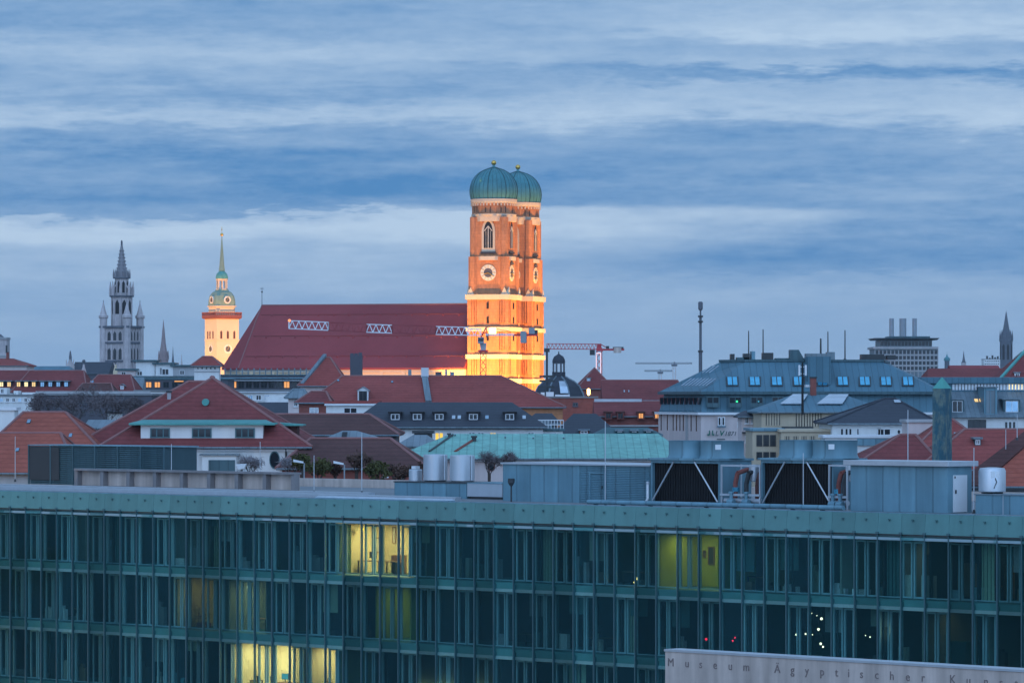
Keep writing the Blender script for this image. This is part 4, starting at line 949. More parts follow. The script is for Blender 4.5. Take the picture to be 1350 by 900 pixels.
b = B().tube((-76, 12, zr), (-76, 12, zr + 5.4), .12, .05).ball((-76, 12, zr + 4.0), .3, 8, 6).box(-76.5, -75.5, 11.9, 12.1, zr + 4.9, zr + 5.05); b.build('finial', 'spire_dark', fk)
for i in range(10):                                   # buttress strips and tall windows on the nave wall
    x = -72 + i * 6.7
    B().box(x - .5, x + .5, -7.75, -7.405, 0, ze - .6).build('buttress', 'plaster_warm', fk)
B().box(-75.6, -6.4, -7.7, -7.403, ze - 1.4, ze - .52).build('cornice', 'stone_pale', fk)

# floodlights: real lamps on the roofs round the church
def spot(name, pos, target, power, col, size=R(60), blend=.5, radius=.4):
    ld = bpy.data.lights.new(name, 'SPOT'); ld.energy = power; ld.color = col; ld.spot_size = size; ld.spot_blend = blend; ld.shadow_soft_size = radius
    o = bpy.data.objects.new(name, ld); C.objects.link(o); o.location = pos
    o.rotation_euler = (Vector(target) - Vector(pos)).to_track_quat('-Z', 'Y').to_euler(); return o
fM = Matrix.Translation((X(651, YC), YC, 0)) @ Matrix.Rotation(R(-17), 4, 'Z')
def fl_(name, p, q, power, col=(1.0, .50, .13), size=R(60), blend=.6): return spot(name, fM @ Vector(p), fM @ Vector(q), power, col, size, blend)
OR = (1.0, .455, .08)
fl_('floodlight', (-8, -25, 18), (0, -5, 43), 160000, OR, R(66))
fl_('floodlight', (4, -36, 19), (0, -5, 52), 175000, OR, R(60))
fl_('floodlight', (28, -6, 12), (5, 2, 42), 300000, OR, R(74))
fl_('floodlight', (40, 16, 14), (5, 20, 50), 330000, OR, R(70))
fl_('floodlight', (26, -22, 10), (5, 10, 40), 60000, OR, R(60))
fl_('floodlight', (-20, -26, 20), (-20, -7.5, 37), 14000, (1.0, .55, .16), R(100))
fl_('floodlight', (-36, -26, 20), (-36, -7.5, 37), 12000, (1.0, .55, .16), R(80))
fl_('floodlight', (-33, -36, 18), (-34, -8, 39.5), 26000, (1.0, .27, .10), R(60), .3)

# ================================================================== the neo-gothic town hall tower
Yt = 1500.0; s_ = Yt / F; zt_ = lambda v: Z(v, Yt)
tw = thing('town_hall_tower', 'slender grey neo-gothic tower with stepped galleries and pinnacled spire at left', 'tower', (X(160.5, Yt), Yt, 0), R(-24))
b = B().prism(sq(5.0), 0, zt_(431)); 
for i in range(4): b.M = Matrix.Rotation(i * PI / 2, 4, 'Z'); [b.box(x - .25, x + .25, -5.35, -4.9, 0, zt_(434)) for x in (-3.2, -1.1, 1.1, 3.2)]
b.M = None; sh = b.build('shaft', 'gothic_stone', tw)
for v, h in ((431, 5.9), (452, 5.4), (476, 5.4)): B().prism(sq(h), zt_(v) - .35, zt_(v) + .35).build('gallery', 'spire_dark', tw)
for sx in (-1, 1):
    for sy in (-1, 1):
        o = B().lathe([(1.35, 0), (1.35, zt_(420)), (1.75, zt_(419)), (1.75, zt_(416)), (1.3, zt_(415)), (.75, zt_(408)), (.1, zt_(398))], 8, sx * 4.7, sy * 4.7).build('turret', 'gothic_stone', tw)
        B().tube((sx * 4.7, sy * 4.7, zt_(399)), (sx * 4.7, sy * 4.7, zt_(396)), .12).build('finial', 'spire_dark', o)
b = B().prism(octo(3.5), zt_(431), zt_(391))
for i in range(8): a = PI / 8 + i * PI / 4; b.box(3.45 * math.cos(a) - .25, 3.45 * math.cos(a) + .25, 3.45 * math.sin(a) - .25, 3.45 * math.sin(a) + .25, zt_(431), zt_(391))
b.build('drum', 'gothic_stone', tw)
def lancets(r, z0, z1, w, n=8, ph=0.0, parent=tw, m='metal_black'):
    for i in range(n):
        o = B(); o.M = Matrix.Rotation(ph + i * 2 * PI / n, 4, 'Z')
        pts = [(-w, z0), (w, z0), (w, z1), (0, z1 + w * 1.8), (-w, z1)]
        o.loft([[(r - .3, p, q) for p, q in pts], [(r, p, q) for p, q in pts]]).build('lancet_window', m, parent)
lancets(3.5 * math.cos(PI / 8) + .06, zt_(414), zt_(400), .75)
b = B().prism(octo(4.3), zt_(391.5), zt_(389.5))
b.build('gallery', 'spire_dark', tw)
b = B()
for i in range(8):
    a = PI / 8 + i * PI / 4; x, y = 4.0 * math.cos(a), 4.0 * math.sin(a); b.lathe([(.5, zt_(389.5)), (.45, zt_(380)), (.1, zt_(371))], 5, x, y)
    b.tube((x, y, zt_(382)), (x * .65, y * .65, zt_(376)), .2)
b.build('pinnacles', 'gothic_stone', tw)
b = B().prism(octo(2.4), zt_(389.5), zt_(367)); b.build('upper_drum', 'gothic_stone', tw); lancets(2.4 * math.cos(PI / 8) + .05, zt_(386), zt_(373), .45)
B().prism(octo(3.1), zt_(367.3), zt_(365.8)).build('gallery', 'spire_dark', tw)
b = B()
for i in range(8):
    a = PI / 8 + i * PI / 4; x, y = 2.85 * math.cos(a), 2.85 * math.sin(a); b.lathe([(.35, zt_(365.8)), (.35, zt_(361)), (.05, zt_(354.5))], 5, x, y)
b.build('pinnacles', 'gothic_mid', tw)
b = B().lathe([(1.9, zt_(365.8)), (1.8, zt_(358)), (1.25, zt_(346)), (.55, zt_(327)), (.32, zt_(323)), (.3, zt_(322))], 8)
for j in range(7):
    for i in range(8):
        a = i * PI / 4; f_ = j / 7; r = 1.8 + (0.45 - 1.8) * f_; z = zt_(358) + (zt_(326) - zt_(358)) * f_; b.ball((r * 1.06 * math.cos(a), r * 1.06 * math.sin(a), z), .3, 5, 3)
b.build('spire', 'gothic_mid', tw)
b = B().lathe([(.65, zt_(322.5)), (.3, zt_(321.8)), (.35, zt_(320)), (.42, zt_(319)), (.2, zt_(318.4)), (.3, zt_(317.6)), (.05, zt_(316.6))], 8); b.build('statue', 'spire_dark', tw)
for i in range(4):
    for x in (-2.2, 0, 2.2):
        for v0, v1 in ((449, 440), (474, 462)):
            o = B(); o.M = Matrix.Rotation(i * PI / 2, 4, 'Z'); z0, z1 = zt_(v0), zt_(v1)
            pts = [(x - .6, z0), (x + .6, z0), (x + .6, z1), (x, z1 + .9), (x - .6, z1)]; o.loft([[(p, -4.9, q) for p, q in pts], [(p, -5.06, q) for p, q in pts]]).build('window', 'metal_dark', tw)

# ================================================================== the yellow floodlit parish church tower
Yp = 1620.0; zp = lambda v: Z(v, Yp)
ap = thing('parish_church_tower', 'floodlit pale yellow tower with green copper helmet, lantern and needle spire', 'tower', (X(292.5, Yp), Yp, 0), R(-58))
hw = 4.75
b = B().prism(sq(hw), 0, zp(419)); sh = b.build('shaft', 'plaster_warm', ap)
for v in (448, 472): B().prism(sq(hw + .18), zp(v) - .2, zp(v) + .2).build('string_course', 'plaster_warm', ap)
B().prism(sq(hw + .35), zp(420.5), zp(419), sq(hw + .9)).build('cornice', 'brick_dark', ap)
b = B()
for i in range(4):
    b.M = Matrix.Rotation(i * PI / 2, 4, 'Z')
    for j in range(15): x = -hw - .7 + (2 * hw + 1.4) * j / 14; b.box(x - .12, x + .12, -hw - .85, -hw - .6, zp(419), zp(413))
    b.box(-hw - .85, hw + .6, -hw - .9, -hw - .6, zp(413) + .003, zp(411.6)).box(-hw - .8, hw + .6, -hw - .8, -hw - .7, zp(418.8), zp(415.5))
b.M = None; b.build('balcony_rail', 'brick_dark', ap)
def chamf(h, c): return [(h, -h + c), (h, h - c), (h - c, h), (-h + c, h), (-h, h - c), (-h, -h + c), (-h + c, -h), (h - c, -h)]
B().prism(chamf(4.1, 1.2), zp(419), zp(404)).build('upper_drum', 'plaster_warm', ap)
B().prism(chamf(4.5, 1.2), zp(404.6), zp(403)).build('cornice', 'stone_pale', ap)
prof = [(4.25, zp(403)), (4.15, zp(396)), (3.8, zp(390)), (3.0, zp(385.5)), (2.2, zp(383.5)), (1.9, zp(381))]
b = B().loft([[(x * r / 4.1, y * r / 4.1, z) for x, y in chamf(4.1, 1.2)] for r, z in prof]); b.build('helmet', 'copper_lit', ap)
for i in range(4):
    for zk, yy, rr in ((zp(395.5), -4.35, 1.45), (zp(460), -hw - .02, 1.75)):
        n = 24
        for a, y0, m_, nm in ((1.0, 0.12, 'clock_white', 'clock_dial'), (.6, .2, 'dark_wall', 'clock_centre')):
            o = B(); o.M = Matrix.Rotation(i * PI / 2, 4, 'Z'); o.loft([[(rr * a * math.cos(2 * PI * q / n), yy + (.6 if yy > -4.5 else .05), zk + rr * a * math.sin(2 * PI * q / n)) for q in range(n)], [(rr * a * math.cos(2 * PI * q / n), yy - y0, zk + rr * a * math.sin(2 * PI * q / n)) for q in range(n)]]).build(nm, m_, ap)
        o = B(); o.M = Matrix.Rotation(i * PI / 2, 4, 'Z'); o.tube((0, yy - .26, zk), (.3, yy - .26, zk + rr * .8), .1).tube((0, yy - .26, zk), (-.7, yy - .26, zk - .3), .13).build('clock_hands', 'gold', ap)
    for x in (-2.8, 0, 2.8) if i % 2 else (-2.4, -.6, 1.8):
        o = B(); o.M = Matrix.Rotation(i * PI / 2, 4, 'Z'); z0, z1 = zp(446.5), zp(437.5); o.loft([[(p, yy, q) for p, q in ((x - .45, z0), (x + .45, z0), (x + .45, z1), (x, z1 + .5), (x - .45, z1))] for yy in (-hw - .03, -hw + .2)]).build('window', 'tile_brown', ap)
b = B()
for i in range(8): a = PI / 8 + i * PI / 4; b.tube((1.85 * math.cos(a), 1.85 * math.sin(a), zp(381.5)), (1.85 * math.cos(a), 1.85 * math.sin(a), zp(369.5)), .28)
b.lathe([(2.2, zp(382)), (2.2, zp(380.8))], 8, 0, 0, PI / 8).lathe([(2.15, zp(370)), (2.3, zp(367.5))], 8, 0, 0, PI / 8); b.build('lantern', 'stone_pale', ap)
B().lathe([(2.3, zp(367.5)), (2.35, zp(365)), (2.0, zp(361)), (1.3, zp(358.5)), (1.0, zp(357.2))], 16).build('cupola', 'copper_plain', ap, smooth=True)
B().lathe([(1.25, zp(357.2)), (.95, zp(350)), (.3, zp(320)), (.12, zp(311.5))], 8).build('spire', 'copper_lit', ap)
B().ball((0, 0, zp(309.3)), .62, 12, 8).tube((0, 0, zp(309)), (0, 0, zp(299)), .09).box(-.5, .5, -.08, .08, zp(303), zp(302.2)).build('finial', 'gold', ap)
aM = Matrix.Translation((X(292.5, Yp), Yp, 0)) @ Matrix.Rotation(R(-58), 4, 'Z')
for p, q, w in (((-8, -62, 26), (0, -3, 66), 300000), ((62, 8, 26), (3, 0, 66), 350000)):
    spot('floodlight', aM @ Vector(p), aM @ Vector(q), w, (1.0, .45, .11), R(60), .6)

# ================================================================== far spires and towers on the skyline
def spire(name, label, u, Y, vt, vs, w, m='spire_dark', ms='spire_dark', n=8, vbase=None, pinn=True, cat='spire', windows=False):
    t = thing(name, label, cat, (X(u, Y), Y, 0), R(12)); k = Y / F; h = w * k / 2; z0, z1 = Z(vs, Y), Z(vt, Y)
    B().prism(octo(h * 1.05) if n == 8 else sq(h), 0, z0).build('shaft', m, t)
    B().prism(octo(h * 1.15) if n == 8 else sq(h * 1.12), z0, z0 + h * .3).build('cornice', ms, t)
    b = B().lathe([(h * .95, z0 + h * .3), (h * .5, z0 + (z1 - z0) * .42), (h * .08, z1)], 8, 0, 0, PI / 8)
    if pinn:
        for i in range(8): a = PI / 8 + i * PI / 4; b.lathe([(h * .15, z0 + h * .3), (h * .14, z0 + h * .9), (.02, z0 + h * 1.9)], 4, h * math.cos(a), h * math.sin(a))
        for j in range(9):
            for i in range(8): a = PI / 8 + i * PI / 4; f_ = (j + 1) / 11; r = h * .95 * (1 - f_) ** 1.15; b.ball((r * math.cos(a), r * math.sin(a), z0 + h * .3 + (z1 - z0) * f_ * .92), h * .07, 4, 3)
    b.build('spire', ms, t)
    B().tube((0, 0, z1 - .2), (0, 0, z1 + (z1 - z0) * .06), max(.06, h * .04)).build('finial', ms, t)
    if windows:
        for i in range(8):
            o = B(); o.M = Matrix.Rotation(i * PI / 4, 4, 'Z'); r = h * 1.05 * math.cos(PI / 8) + .05; o.loft([[(r - .3, p, q) for p, q in ((-h * .2, z0 - h * 3), (h * .2, z0 - h * 3), (h * .2, z0 - h * .8), (0, z0 - h * .4), (-h * .2, z0 - h * .8))], [(r, p, q) for p, q in ((-h * .2, z0 - h * 3), (h * .2, z0 - h * 3), (h * .2, z0 - h * .8), (0, z0 - h * .4), (-h * .2, z0 - h * .8))]]).build('window', 'metal_black', t)
    return t
spire('stone_spire', 'pointed crocketed stone spire just right of the grey town hall tower', 215.5, 1480, 424, 474, 13, 'spire_stone', 'spire_stone')
spire('iron_pinnacle', 'thin dark pinnacle right of the crocketed spire', 228, 1400, 458, 478, 3.5, 'spire_dark', 'spire_dark', pinn=False)
spire('iron_pinnacle', 'shortest dark pinnacle, between the thin pinnacle and the yellow tower', 239.5, 1380, 468, 485, 4, 'spire_dark', 'gothic_stone', pinn=False)
g = spire('church_tower', 'tall dark needle spired church tower far off at right', 1326.5, 3400, 412, 450, 16, 'spire_dark', 'spire_dark', windows=True, cat='church tower')
spire('church_tower', 'small grey pointed tower far off between the onion turret and the white block', 1270.5, 2600, 463, 478, 5, 'gothic_stone', 'spire_dark', 4, pinn=False, cat='church tower')
Yo = 2400.0; t = thing('onion_tower', 'small dark onion capped tower on the right skyline', 'church tower', (X(1248.5, Yo), Yo, 0)); k = Yo / F
B().prism(octo(3.4 * k), 0, Z(475.5, Yo)).build('shaft', 'spire_dark', t); B().lathe([(4.1 * k, Z(475.5, Yo)), (4.3 * k, Z(473.5, Yo)), (3.4 * k, Z(471.5, Yo)), (1.2 * k, Z(470, Yo)), (.9 * k, Z(468, Yo)), (.2 * k, Z(467, Yo)), (.15 * k, Z(463.5, Yo))], 12).build('onion_cap', 'copper', t, smooth=True)
B().box(-7 * k, 7 * k, -5, 5, 0, Z(486, Yo)).build('base', 'spire_dark', t)
h = House('far_apartment_block', 'white apartment block with rows of small windows on the far right skyline', 'building', 1297, 1318.5, 473.5, None, 2700, 14, wall='white_wall', roof='flat_roof')
for r_ in range(3):
    for i in range(8): h.window(1299 + i * 2.5, 476 + r_ * 3.6, 1.7, 1.6, frame='white_wall', sill=False, bars=0)
b = B(); x_, z_ = h.loc(1300, 472)
for i in range(5): b.box(2 + i * 1.7, 3 + i * 1.7, 3, 5, h.ze + .2, h.ze + [2.2, 1.0, 2.6, 1.4, 2.0][i])
b.build('roof_plant', 'metal_dark', h.t)
# hospital-like block with three flues
Yh = 1300.0; k = Yh / F; t = thing('tower_block', 'concrete tower block with wide flat hat roof and three grey flues', 'building', (X(1195, Yh), Yh, 0), R(0)); zh_ = lambda v: Z(v, Yh)
w = 41.5 * k
B().box(-w, w, 0, 20, 0, zh_(460)).build('wall', 'zinc', t)
b = B()
for i in range(17): b.box(-w + 2 * w * i / 16 - .12, -w + 2 * w * i / 16 + .12, -.25, -.003, 0, zh_(461))
for v in (468, 475, 482, 489): b.box(-w, w, -.2, -.003, zh_(v) - .2, zh_(v) + .3)
b.build('facade_grid', 'grey_wall', t)
for i in range(16):
    for v in (464.5, 471.5, 478.5, 485.5): x = -w + 2 * w * (i + .5) / 16; B().box(x - .4, x + .4, -.08, -.002, zh_(v) - .55, zh_(v) + .55).build('window', 'pane_dark', t)
B().box(-w - .6, w + .1, -.7, 20.5, zh_(460) + .003, zh_(457)).build('terrace', 'grey_wall', t)
w2 = 34 * k; B().box(-w2, w2, .6, 19, zh_(457) + .003, zh_(448.5)).build('upper_storey', 'zinc', t)
for i in range(15): x = -w2 + 2 * w2 * (i + .5) / 15; B().box(x - .45, x + .45, .5, .597, zh_(455.8), zh_(450)).build('window', 'pane_dark', t)
B().loft([[(-w2 - 1.5, -.8, zh_(448)), (w2 + 1.5, -.8, zh_(448)), (w2 + 1.5, 20, zh_(448)), (-w2 - 1.5, 20, zh_(448))], [(-w - .3, -2, zh_(445.5)), (w + .3, -2, zh_(445.5)), (w + .3, 22, zh_(445.5)), (-w - .3, 22, zh_(445.5))]]).build('roof', 'zinc', t)
B().box(-22 * k, 32 * k, 2, 16, zh_(445.5) + .003, zh_(443)).build('roof_plant', 'zinc_dark', t)
for u, r_ in ((1178.5, 3.1), (1193.5, 4.6), (1209, 3.0)):
    B().lathe([(r_ * k, zh_(444)), (r_ * k, zh_(419)), (r_ * k * .8, zh_(419)), (r_ * k * .8, zh_(421))], 20, (u - 1195) * k, 8).build('flue', 'lamp_grey', t, smooth=True)

# ================================================================== obelisk
Yo = 312.0; k = Yo / F; t = thing('obelisk', 'dark green patinated bronze obelisk with pale green pyramid tip behind the big shed', 'obelisk', (X(1242, Yo), Yo, 0), R(-35)); hb, ht = 10.2 * k, 9.0 * k
B().prism(sq(hb * 1.25), 0, Z(512, Yo), sq(ht)).build('shaft', 'obelisk_bronze', t); B().prism(sq(ht * 1.02), Z(512, Yo) + .003, Z(497, Yo), sq(.02)).build('tip', 'obelisk_top', t)
B().box(-2.6, 2.6, -2.6, 2.6, 0, 3).build('plinth', 'concrete', t)

# ================================================================== cranes
def truss(b, p, q, hgt, r, n, side=None):
    p = Vector(p); q = Vector(q); d = q - p; up = Vector((0, 0, hgt)); s = Vector((-d.y, d.x, 0)).normalized() * (hgt * .45)
    b.tube(p - s, q - s, r, n=4); b.tube(p + s, q + s, r, n=4); b.tube(p + up, q + up, r, n=4)
    for i in range(n):
        a = p + d * i / n; m_ = p + d * (i + .5) / n; e = p + d * (i + 1) / n
        for g in (-s, s): b.tube(a + g, m_ + up, r * .7, n=4); b.tube(m_ + up, e + g, r * .7, n=4)
        b.tube(a - s, a + s, r * .6, n=4)
    for e in (p, q):
        b.tube(e - s, e + up, r, n=4); b.tube(e + s, e + up, r, n=4)
def mast(b, c, w, z0, z1, r, n):
    for sx in (-1, 1):
        for sy in (-1, 1): b.tube((c[0] + sx * w, c[1] + sy * w, z0), (c[0] + sx * w, c[1] + sy * w, z1), r, n=4)
    for i in range(n):
        a = z0 + (z1 - z0) * i / n; e = z0 + (z1 - z0) * (i + 1) / n
        for j in range(4):
            p, q = [(-w, -w), (w, -w), (w, w), (-w, w)][j], [(-w, -w), (w, -w), (w, w), (-w, w)][(j + 1) % 4]
            if (i + j) % 2: p, q = q, p
            b.tube((c[0] + p[0], c[1] + p[1], a), (c[0] + q[0], c[1] + q[1], e), r * .7, n=4)
Yk = 1120.0; k = Yk / F; t = thing('tower_crane', 'red and white tower crane in front of the cathedral, its jib across the roof', 'crane', (X(637, Yk), Yk, 0)); zz = lambda v: Z(v, Yk)
b = B(); mast(b, (0, 0), .75, 0, zz(463), .13, 22); b.build('mast', 'red_paint', t)
B().box(-1.3, 1.3, -1.3, 1.3, zz(464), zz(461.5)).build('slewing_ring', 'red_paint', t)
B().prism(sq(.7), zz(461.5), zz(452), sq(.9)).build('turntable', 'metal_light', t)
B().box(-1.4, .2, -2.2, -.8, zz(453), zz(444.5)).build('cab', 'lamp_grey', t, bevel=.08); B().box(-1.3, .1, -2.24, -2.205, zz(450), zz(445.5)).build('cab_window', 'pane_dark', t)
b = B().tube((-.6, 0, zz(445)), (.8, 0, zz(431)), .16).tube((.9, 0, zz(445)), (.8, 0, zz(431)), .14).tube((-.6, 0, zz(440)), (.85, 0, zz(438)), .1); b.build('apex', 'red_paint', t)
jx = lambda u: (u - 637) * k
for i, (a, e, va, ve, m_) in enumerate([(381, 433, 433, 435.3, 'white_paint'), (433, 483, 435.3, 437.8, 'red_dim'), (483, 517, 437.8, 439.0, 'white_paint'), (517, 574.5, 439.0, 440.8, 'red_dim'), (574.5, 617, 440.8, 441.8, 'white_paint'), (617, 634, 441.8, 442, 'white_paint')]):
    if m_ == 'red_dim': m_ = 'tile_far'
    b = B(); truss(b, (jx(a), 0, zz(va)), (jx(e), 0, zz(ve)), 10.5 * k * (1 if i < 5 else .8), .17, max(2, round((e - a) / 9))); b.build('jib_section', m_, t)
b = B().box(jx(640), jx(680), -.6, .6, zz(442.5), zz(441)).box(jx(640), jx(678), -.6, -.5, zz(440.5), zz(439.5)); b.build('counter_jib', 'white_paint', t)
B().box(jx(678), jx(709), -.7, .7, zz(442.8), zz(440)).build('counter_jib_end', 'red_paint', t)
B().tube((.8, 0, zz(431)), (jx(690), 0, zz(440)), .08).build('tie_bar', 'red_paint', t)
B().box(jx(686), jx(694), -.9, .9, zz(452), zz(436.5)).build('counterweight', 'lamp_grey', t); B().box(jx(697), jx(705), -.9, .9, zz(440), zz(432)).build('counterweight', 'lamp_grey', t); B().box(jx(705), jx(709), -.6, .6, zz(440), zz(435)).build('winch', 'metal_dark', t)
B().box(jx(644.5), jx(654), -.2, 0, zz(440.5), zz(432)).build('floodlamp', 'lamp_warm', t)
B().ball((jx(381.5), 0, zz(422.5)), .4, 8, 6).build('warning_lamp', 'lamp_orange', t)
Yk2 = 1000.0; k2 = Yk2 / F; t = thing('tower_crane', 'pink-red tower crane with lit mast behind the small dome', 'crane', (X(790, Yk2), Yk2, 0)); zz = lambda v: Z(v, Yk2); jx = lambda u: (u - 790) * k2
b = B(); mast(b, (0, 0), .62, 0, zz(463), .12, 26); b.build('mast', 'red_paint', t)
B().box(-.78, -.63, -.78, -.64, zz(492), zz(466)).box(.25, .40, -.78, -.64, zz(492), zz(466)).box(-.78, .40, -.78, -.64, zz(466), zz(465)).build('light_strip', 'lamp_pink', t)
B().prism(sq(.9), zz(463), zz(458), sq(.6)).box(-.5, .5, -.5, .5, zz(458), zz(453)).build('turntable', 'red_paint', t)
B().box(jx(777.5), jx(784), -1.4, -.2, zz(468), zz(461)).build('cab', 'metal_dark', t); B().box(jx(783), jx(786), -1.3, -.2, zz(468), zz(461)).build('cab_side', 'white_paint', t)
b = B(); truss(b, (jx(721), 0, zz(460)), (jx(788), 0, zz(460.3)), 7 * k2, .11, 14); b.build('jib', 'red_paint', t)
b = B().box(jx(790), jx(823), -.5, .5, zz(462), zz(459.5)); b.tube((jx(791), 0, zz(453)), (jx(801), 0, zz(459)), .1); b.build('counter_jib', 'red_paint', t)
B().box(jx(809), jx(819), -.7, .7, zz(465), zz(458)).build('counterweight', 'concrete', t); B().box(jx(799), jx(803), -.4, .4, zz(459.5), zz(456)).box(jx(808), jx(822), -.4, .4, zz(459.5), zz(457.2)).build('winch', 'metal_dark', t)
def farcrane(u, ul, ur, v, Y, la):
    t = thing('tower_crane', la, 'crane', (X(u, Y), Y, 0), 0, 'faint cranes on the horizon'); k = Y / F; z = Z(v, Y)
    b = B(); mast(b, (0, 0), 1.0, 0, z, .22, 12); b.build('mast', 'pink_wall', t); b = B(); truss(b, ((ul - u) * k, 0, z), ((ur - u) * k, 0, z), 1.6 * k, .2, 16); b.build('jib', 'spire_dark', t)
    B().box(-2, 2, -1.5, -.5, z - 3 * k, z - .5 * k).build('cab', 'spire_dark', t); B().tube((0, 0, z), (0, 0, z + 3 * k), .3).build('apex', 'spire_dark', t)
farcrane(889, 838, 912, 479.5, 2900, 'taller of two faint far cranes above the red roof')
farcrane(870.5, 850, 886, 489.5, 3000, 'lower faint far crane left of the taller one')
# ================================================================== houses, from far to near
# --- far left
Yq = 1350; t = thing('church_tower', 'blunt grey church tower cut off by the left edge of the photo', 'church tower', (X(-6, Yq), Yq, 0)); k = Yq / F
B().box(-16 * k, 14.5 * k, 0, 9, 0, Z(447, Yq)).build('shaft', 'gothic_stone', t); B().box(-17 * k, 15.3 * k, -.4, 9.4, Z(447, Yq) + .003, Z(444.5, Yq)).build('cornice', 'grey_wall', t); B().prism([(-8 * k, 1), (8 * k, 1), (8 * k, 8), (-8 * k, 8)], Z(444.5, Yq), Z(440, Yq), [(-4 * k, 3), (4 * k, 3), (4 * k, 6), (-4 * k, 6)]).build('cap', 'spire_dark', t)
for u in (-4, 8.6): B().box((u + 6 - 1.2) * k, (u + 6 + 1.2) * k, -.06, -.003, Z(465, Yq), Z(455, Yq)).build('belfry_opening', 'metal_dark', t)
B().box(-16.3 * k, 14.8 * k, -.25, -.003, Z(470, Yq), Z(468, Yq)).build('string_course', 'grey_wall', t)
h = House('hipped_house', 'pink walled house with shallow red hipped roof and one chimney at far left', 'house', -70, 35, 481.5, 473, 1000, 16, 30, 22, wall='pink_wall', roof='tile_red')
h.chimney(10, 464.5, 3.4, 9, 'brick_dark')
h = House('long_roof_house', 'long low dark blue-grey roof on the skyline left of the gabled church front', 'house', 34, 90, 489, 482.5, 1200, 20, 3, 3, wall='dark_wall', roof='slate_blue', ridge=False)
h = House('long_roof_house', 'dark slate roofed hall behind the small gothic gable, left of the town hall tower', 'house', 94, 143, 492, 477, 1300, 26, 0, 0, wall='dark_wall', roof='slate', ridge=False)
Yg = 1250; k = Yg / F; t = thing('gothic_gable', 'small pale gothic gable with a pointed turret at left of the skyline', 'gable', (X(92, Yg), Yg, 0))
B().box(-5 * k, 5 * k, 0, 3, 0, Z(482, Yg)).loft([[(-5 * k, yy, Z(482, Yg)), (5 * k, yy, Z(482, Yg)), (0, yy, Z(473, Yg))] for yy in (0, 3)]).build('wall', 'gothic_stone', t)
B().lathe([(1.8 * k, Z(478, Yg)), (1.9 * k, Z(470, Yg)), (.15, Z(462.5, Yg))], 8, 0, 1.5).build('turret', 'spire_dark', t)
b = B()
for s in (-1, 1): b.lathe([(.6 * k, Z(484, Yg)), (.6 * k, Z(476, Yg)), (.02, Z(473, Yg))], 6, s * 4.6 * k, .4)
b.build('pinnacles', 'gothic_stone', t)
for i, u in enumerate((110, 152)):
    Yg = 1180; k = Yg / F; t = thing('statue_gable', ['pale stone gable topped by a small finial in front of the dark slate hall', 'warmly lit star topped stone gable at the foot of the town hall tower'][i], 'gable', (X(u, Yg), Yg, 0))
    B().loft([[(-3 * k, yy, 0), (3 * k, yy, 0), (3 * k, yy, Z(490, Yg)), (1.2 * k, yy, Z(484, Yg)), (.8 * k, yy, Z(480, Yg)), (-.8 * k, yy, Z(480, Yg)), (-1.2 * k, yy, Z(484, Yg)), (-3 * k, yy, Z(490, Yg))] for yy in (0, 2)]).build('wall', ['gothic_stone', 'plaster_warm'][i], t)  # second gable: warm light is put into the wall colour
    B().tube((0, 1, Z(480, Yg)), (0, 1, Z(476, Yg)), .2).ball((0, 1, Z(476, Yg)), .5, 6, 4).build('finial', 'spire_dark', t)
# --- row with lit dormers
h = House('red_roof_row', 'red roofed house at the left edge with two lit dormer windows', 'house', -60, 33, 512, 488.5, 800, 22, 0, 0, wall='white_wall', roof='tile_dark')
for u, p in ((2, 'lit_pale'), (12, 'lit_warm')): h.dormer(u, 506.5, 7, 8, p, 'slate', flat=True, frame='metal_dark')
h = House('red_roof_row', 'long red roofed row with three lit and four dark dormer windows in a line', 'house', 17, 112, 517, 488.5, 790, 24, 12, 10, wall='grey_wall', roof='tile_dark')
for i, u in enumerate((24.5, 34.5, 44.5, 55.8, 66.3, 76.8, 87.2)): h.dormer(u, 506.5, 7, 8, ['lit_warm', 'lit_pale', 'lit_warm'][i] if i < 3 else 'pane_blue', 'slate', flat=True, frame='metal_dark')
h = House('small_red_house', 'small red roofed house with two roof windows right of the long row of dormers', 'house', 108, 176, 519, 494, 760, 20, 14, 10, wall='brick_dark', roof='tile_dark')
h.dormer(161, 511, 6, 6, 'pane_white', 'brick_dark'); h.skylight(121, 504, 5, 4)
h = House('low_red_house', 'low reddish house with a small lit hatch below the row of dormers', 'house', 92, 150, 527, 505, 740, 18, 10, 10, wall='brick_dark', roof='tile_brown')
# low pale flat blocks left
h = House('flat_block', 'low pale block with two white roof huts under the lit dormers at left', 'building', -40, 52, 522, None, 640, 14, wall='white_wall', roof='flat_roof')
b = B(); 
for u0, u1, v0 in ((-20, 9, 511), (18, 24, 515), (29, 46, 517), (50, 60, 516)):
    x0, z0 = h.loc(u0, v0, 2); x1, z1 = h.loc(u1, v0, 2); B().box(x0, x1, 2, 6, h.ze + .2, z0).build('roof_hut', 'white_wall', h.t)
h.window(3, 515.5, 4, 6, y=2.0); h.window(20, 519, 2, 4, y=2.0)
for i in range(7): h.window(2 + i * 8, 527, 4, 5, 'pane_blue' if i in (0, 3) else 'pane_dark')
h = House('flat_block', 'long dark grey flat roofed block behind the orange roofs, seen through bare treetops', 'building', 45, 200, 521, None, 600, 22, wall='dark_wall', roof='flat_roof')
for i in range(12): h.window(52 + i * 11.5, 530, 5, 6, 'pane_dark', 'dark_wall'); h.window(52 + i * 11.5, 543, 5, 6, 'pane_dark', 'dark_wall')
b = B().box(.2, h.L - .2, .1, .3, h.ze + .25, h.ze + .6); b.build('parapet', 'grey_wall', h.t)
h = House('roof_hut', 'small white roof hut with a dark aerial right of the dark flat block', 'hut', 142, 158.5, 545, None, 520, 3, wall='white_wall', roof='metal_dark')
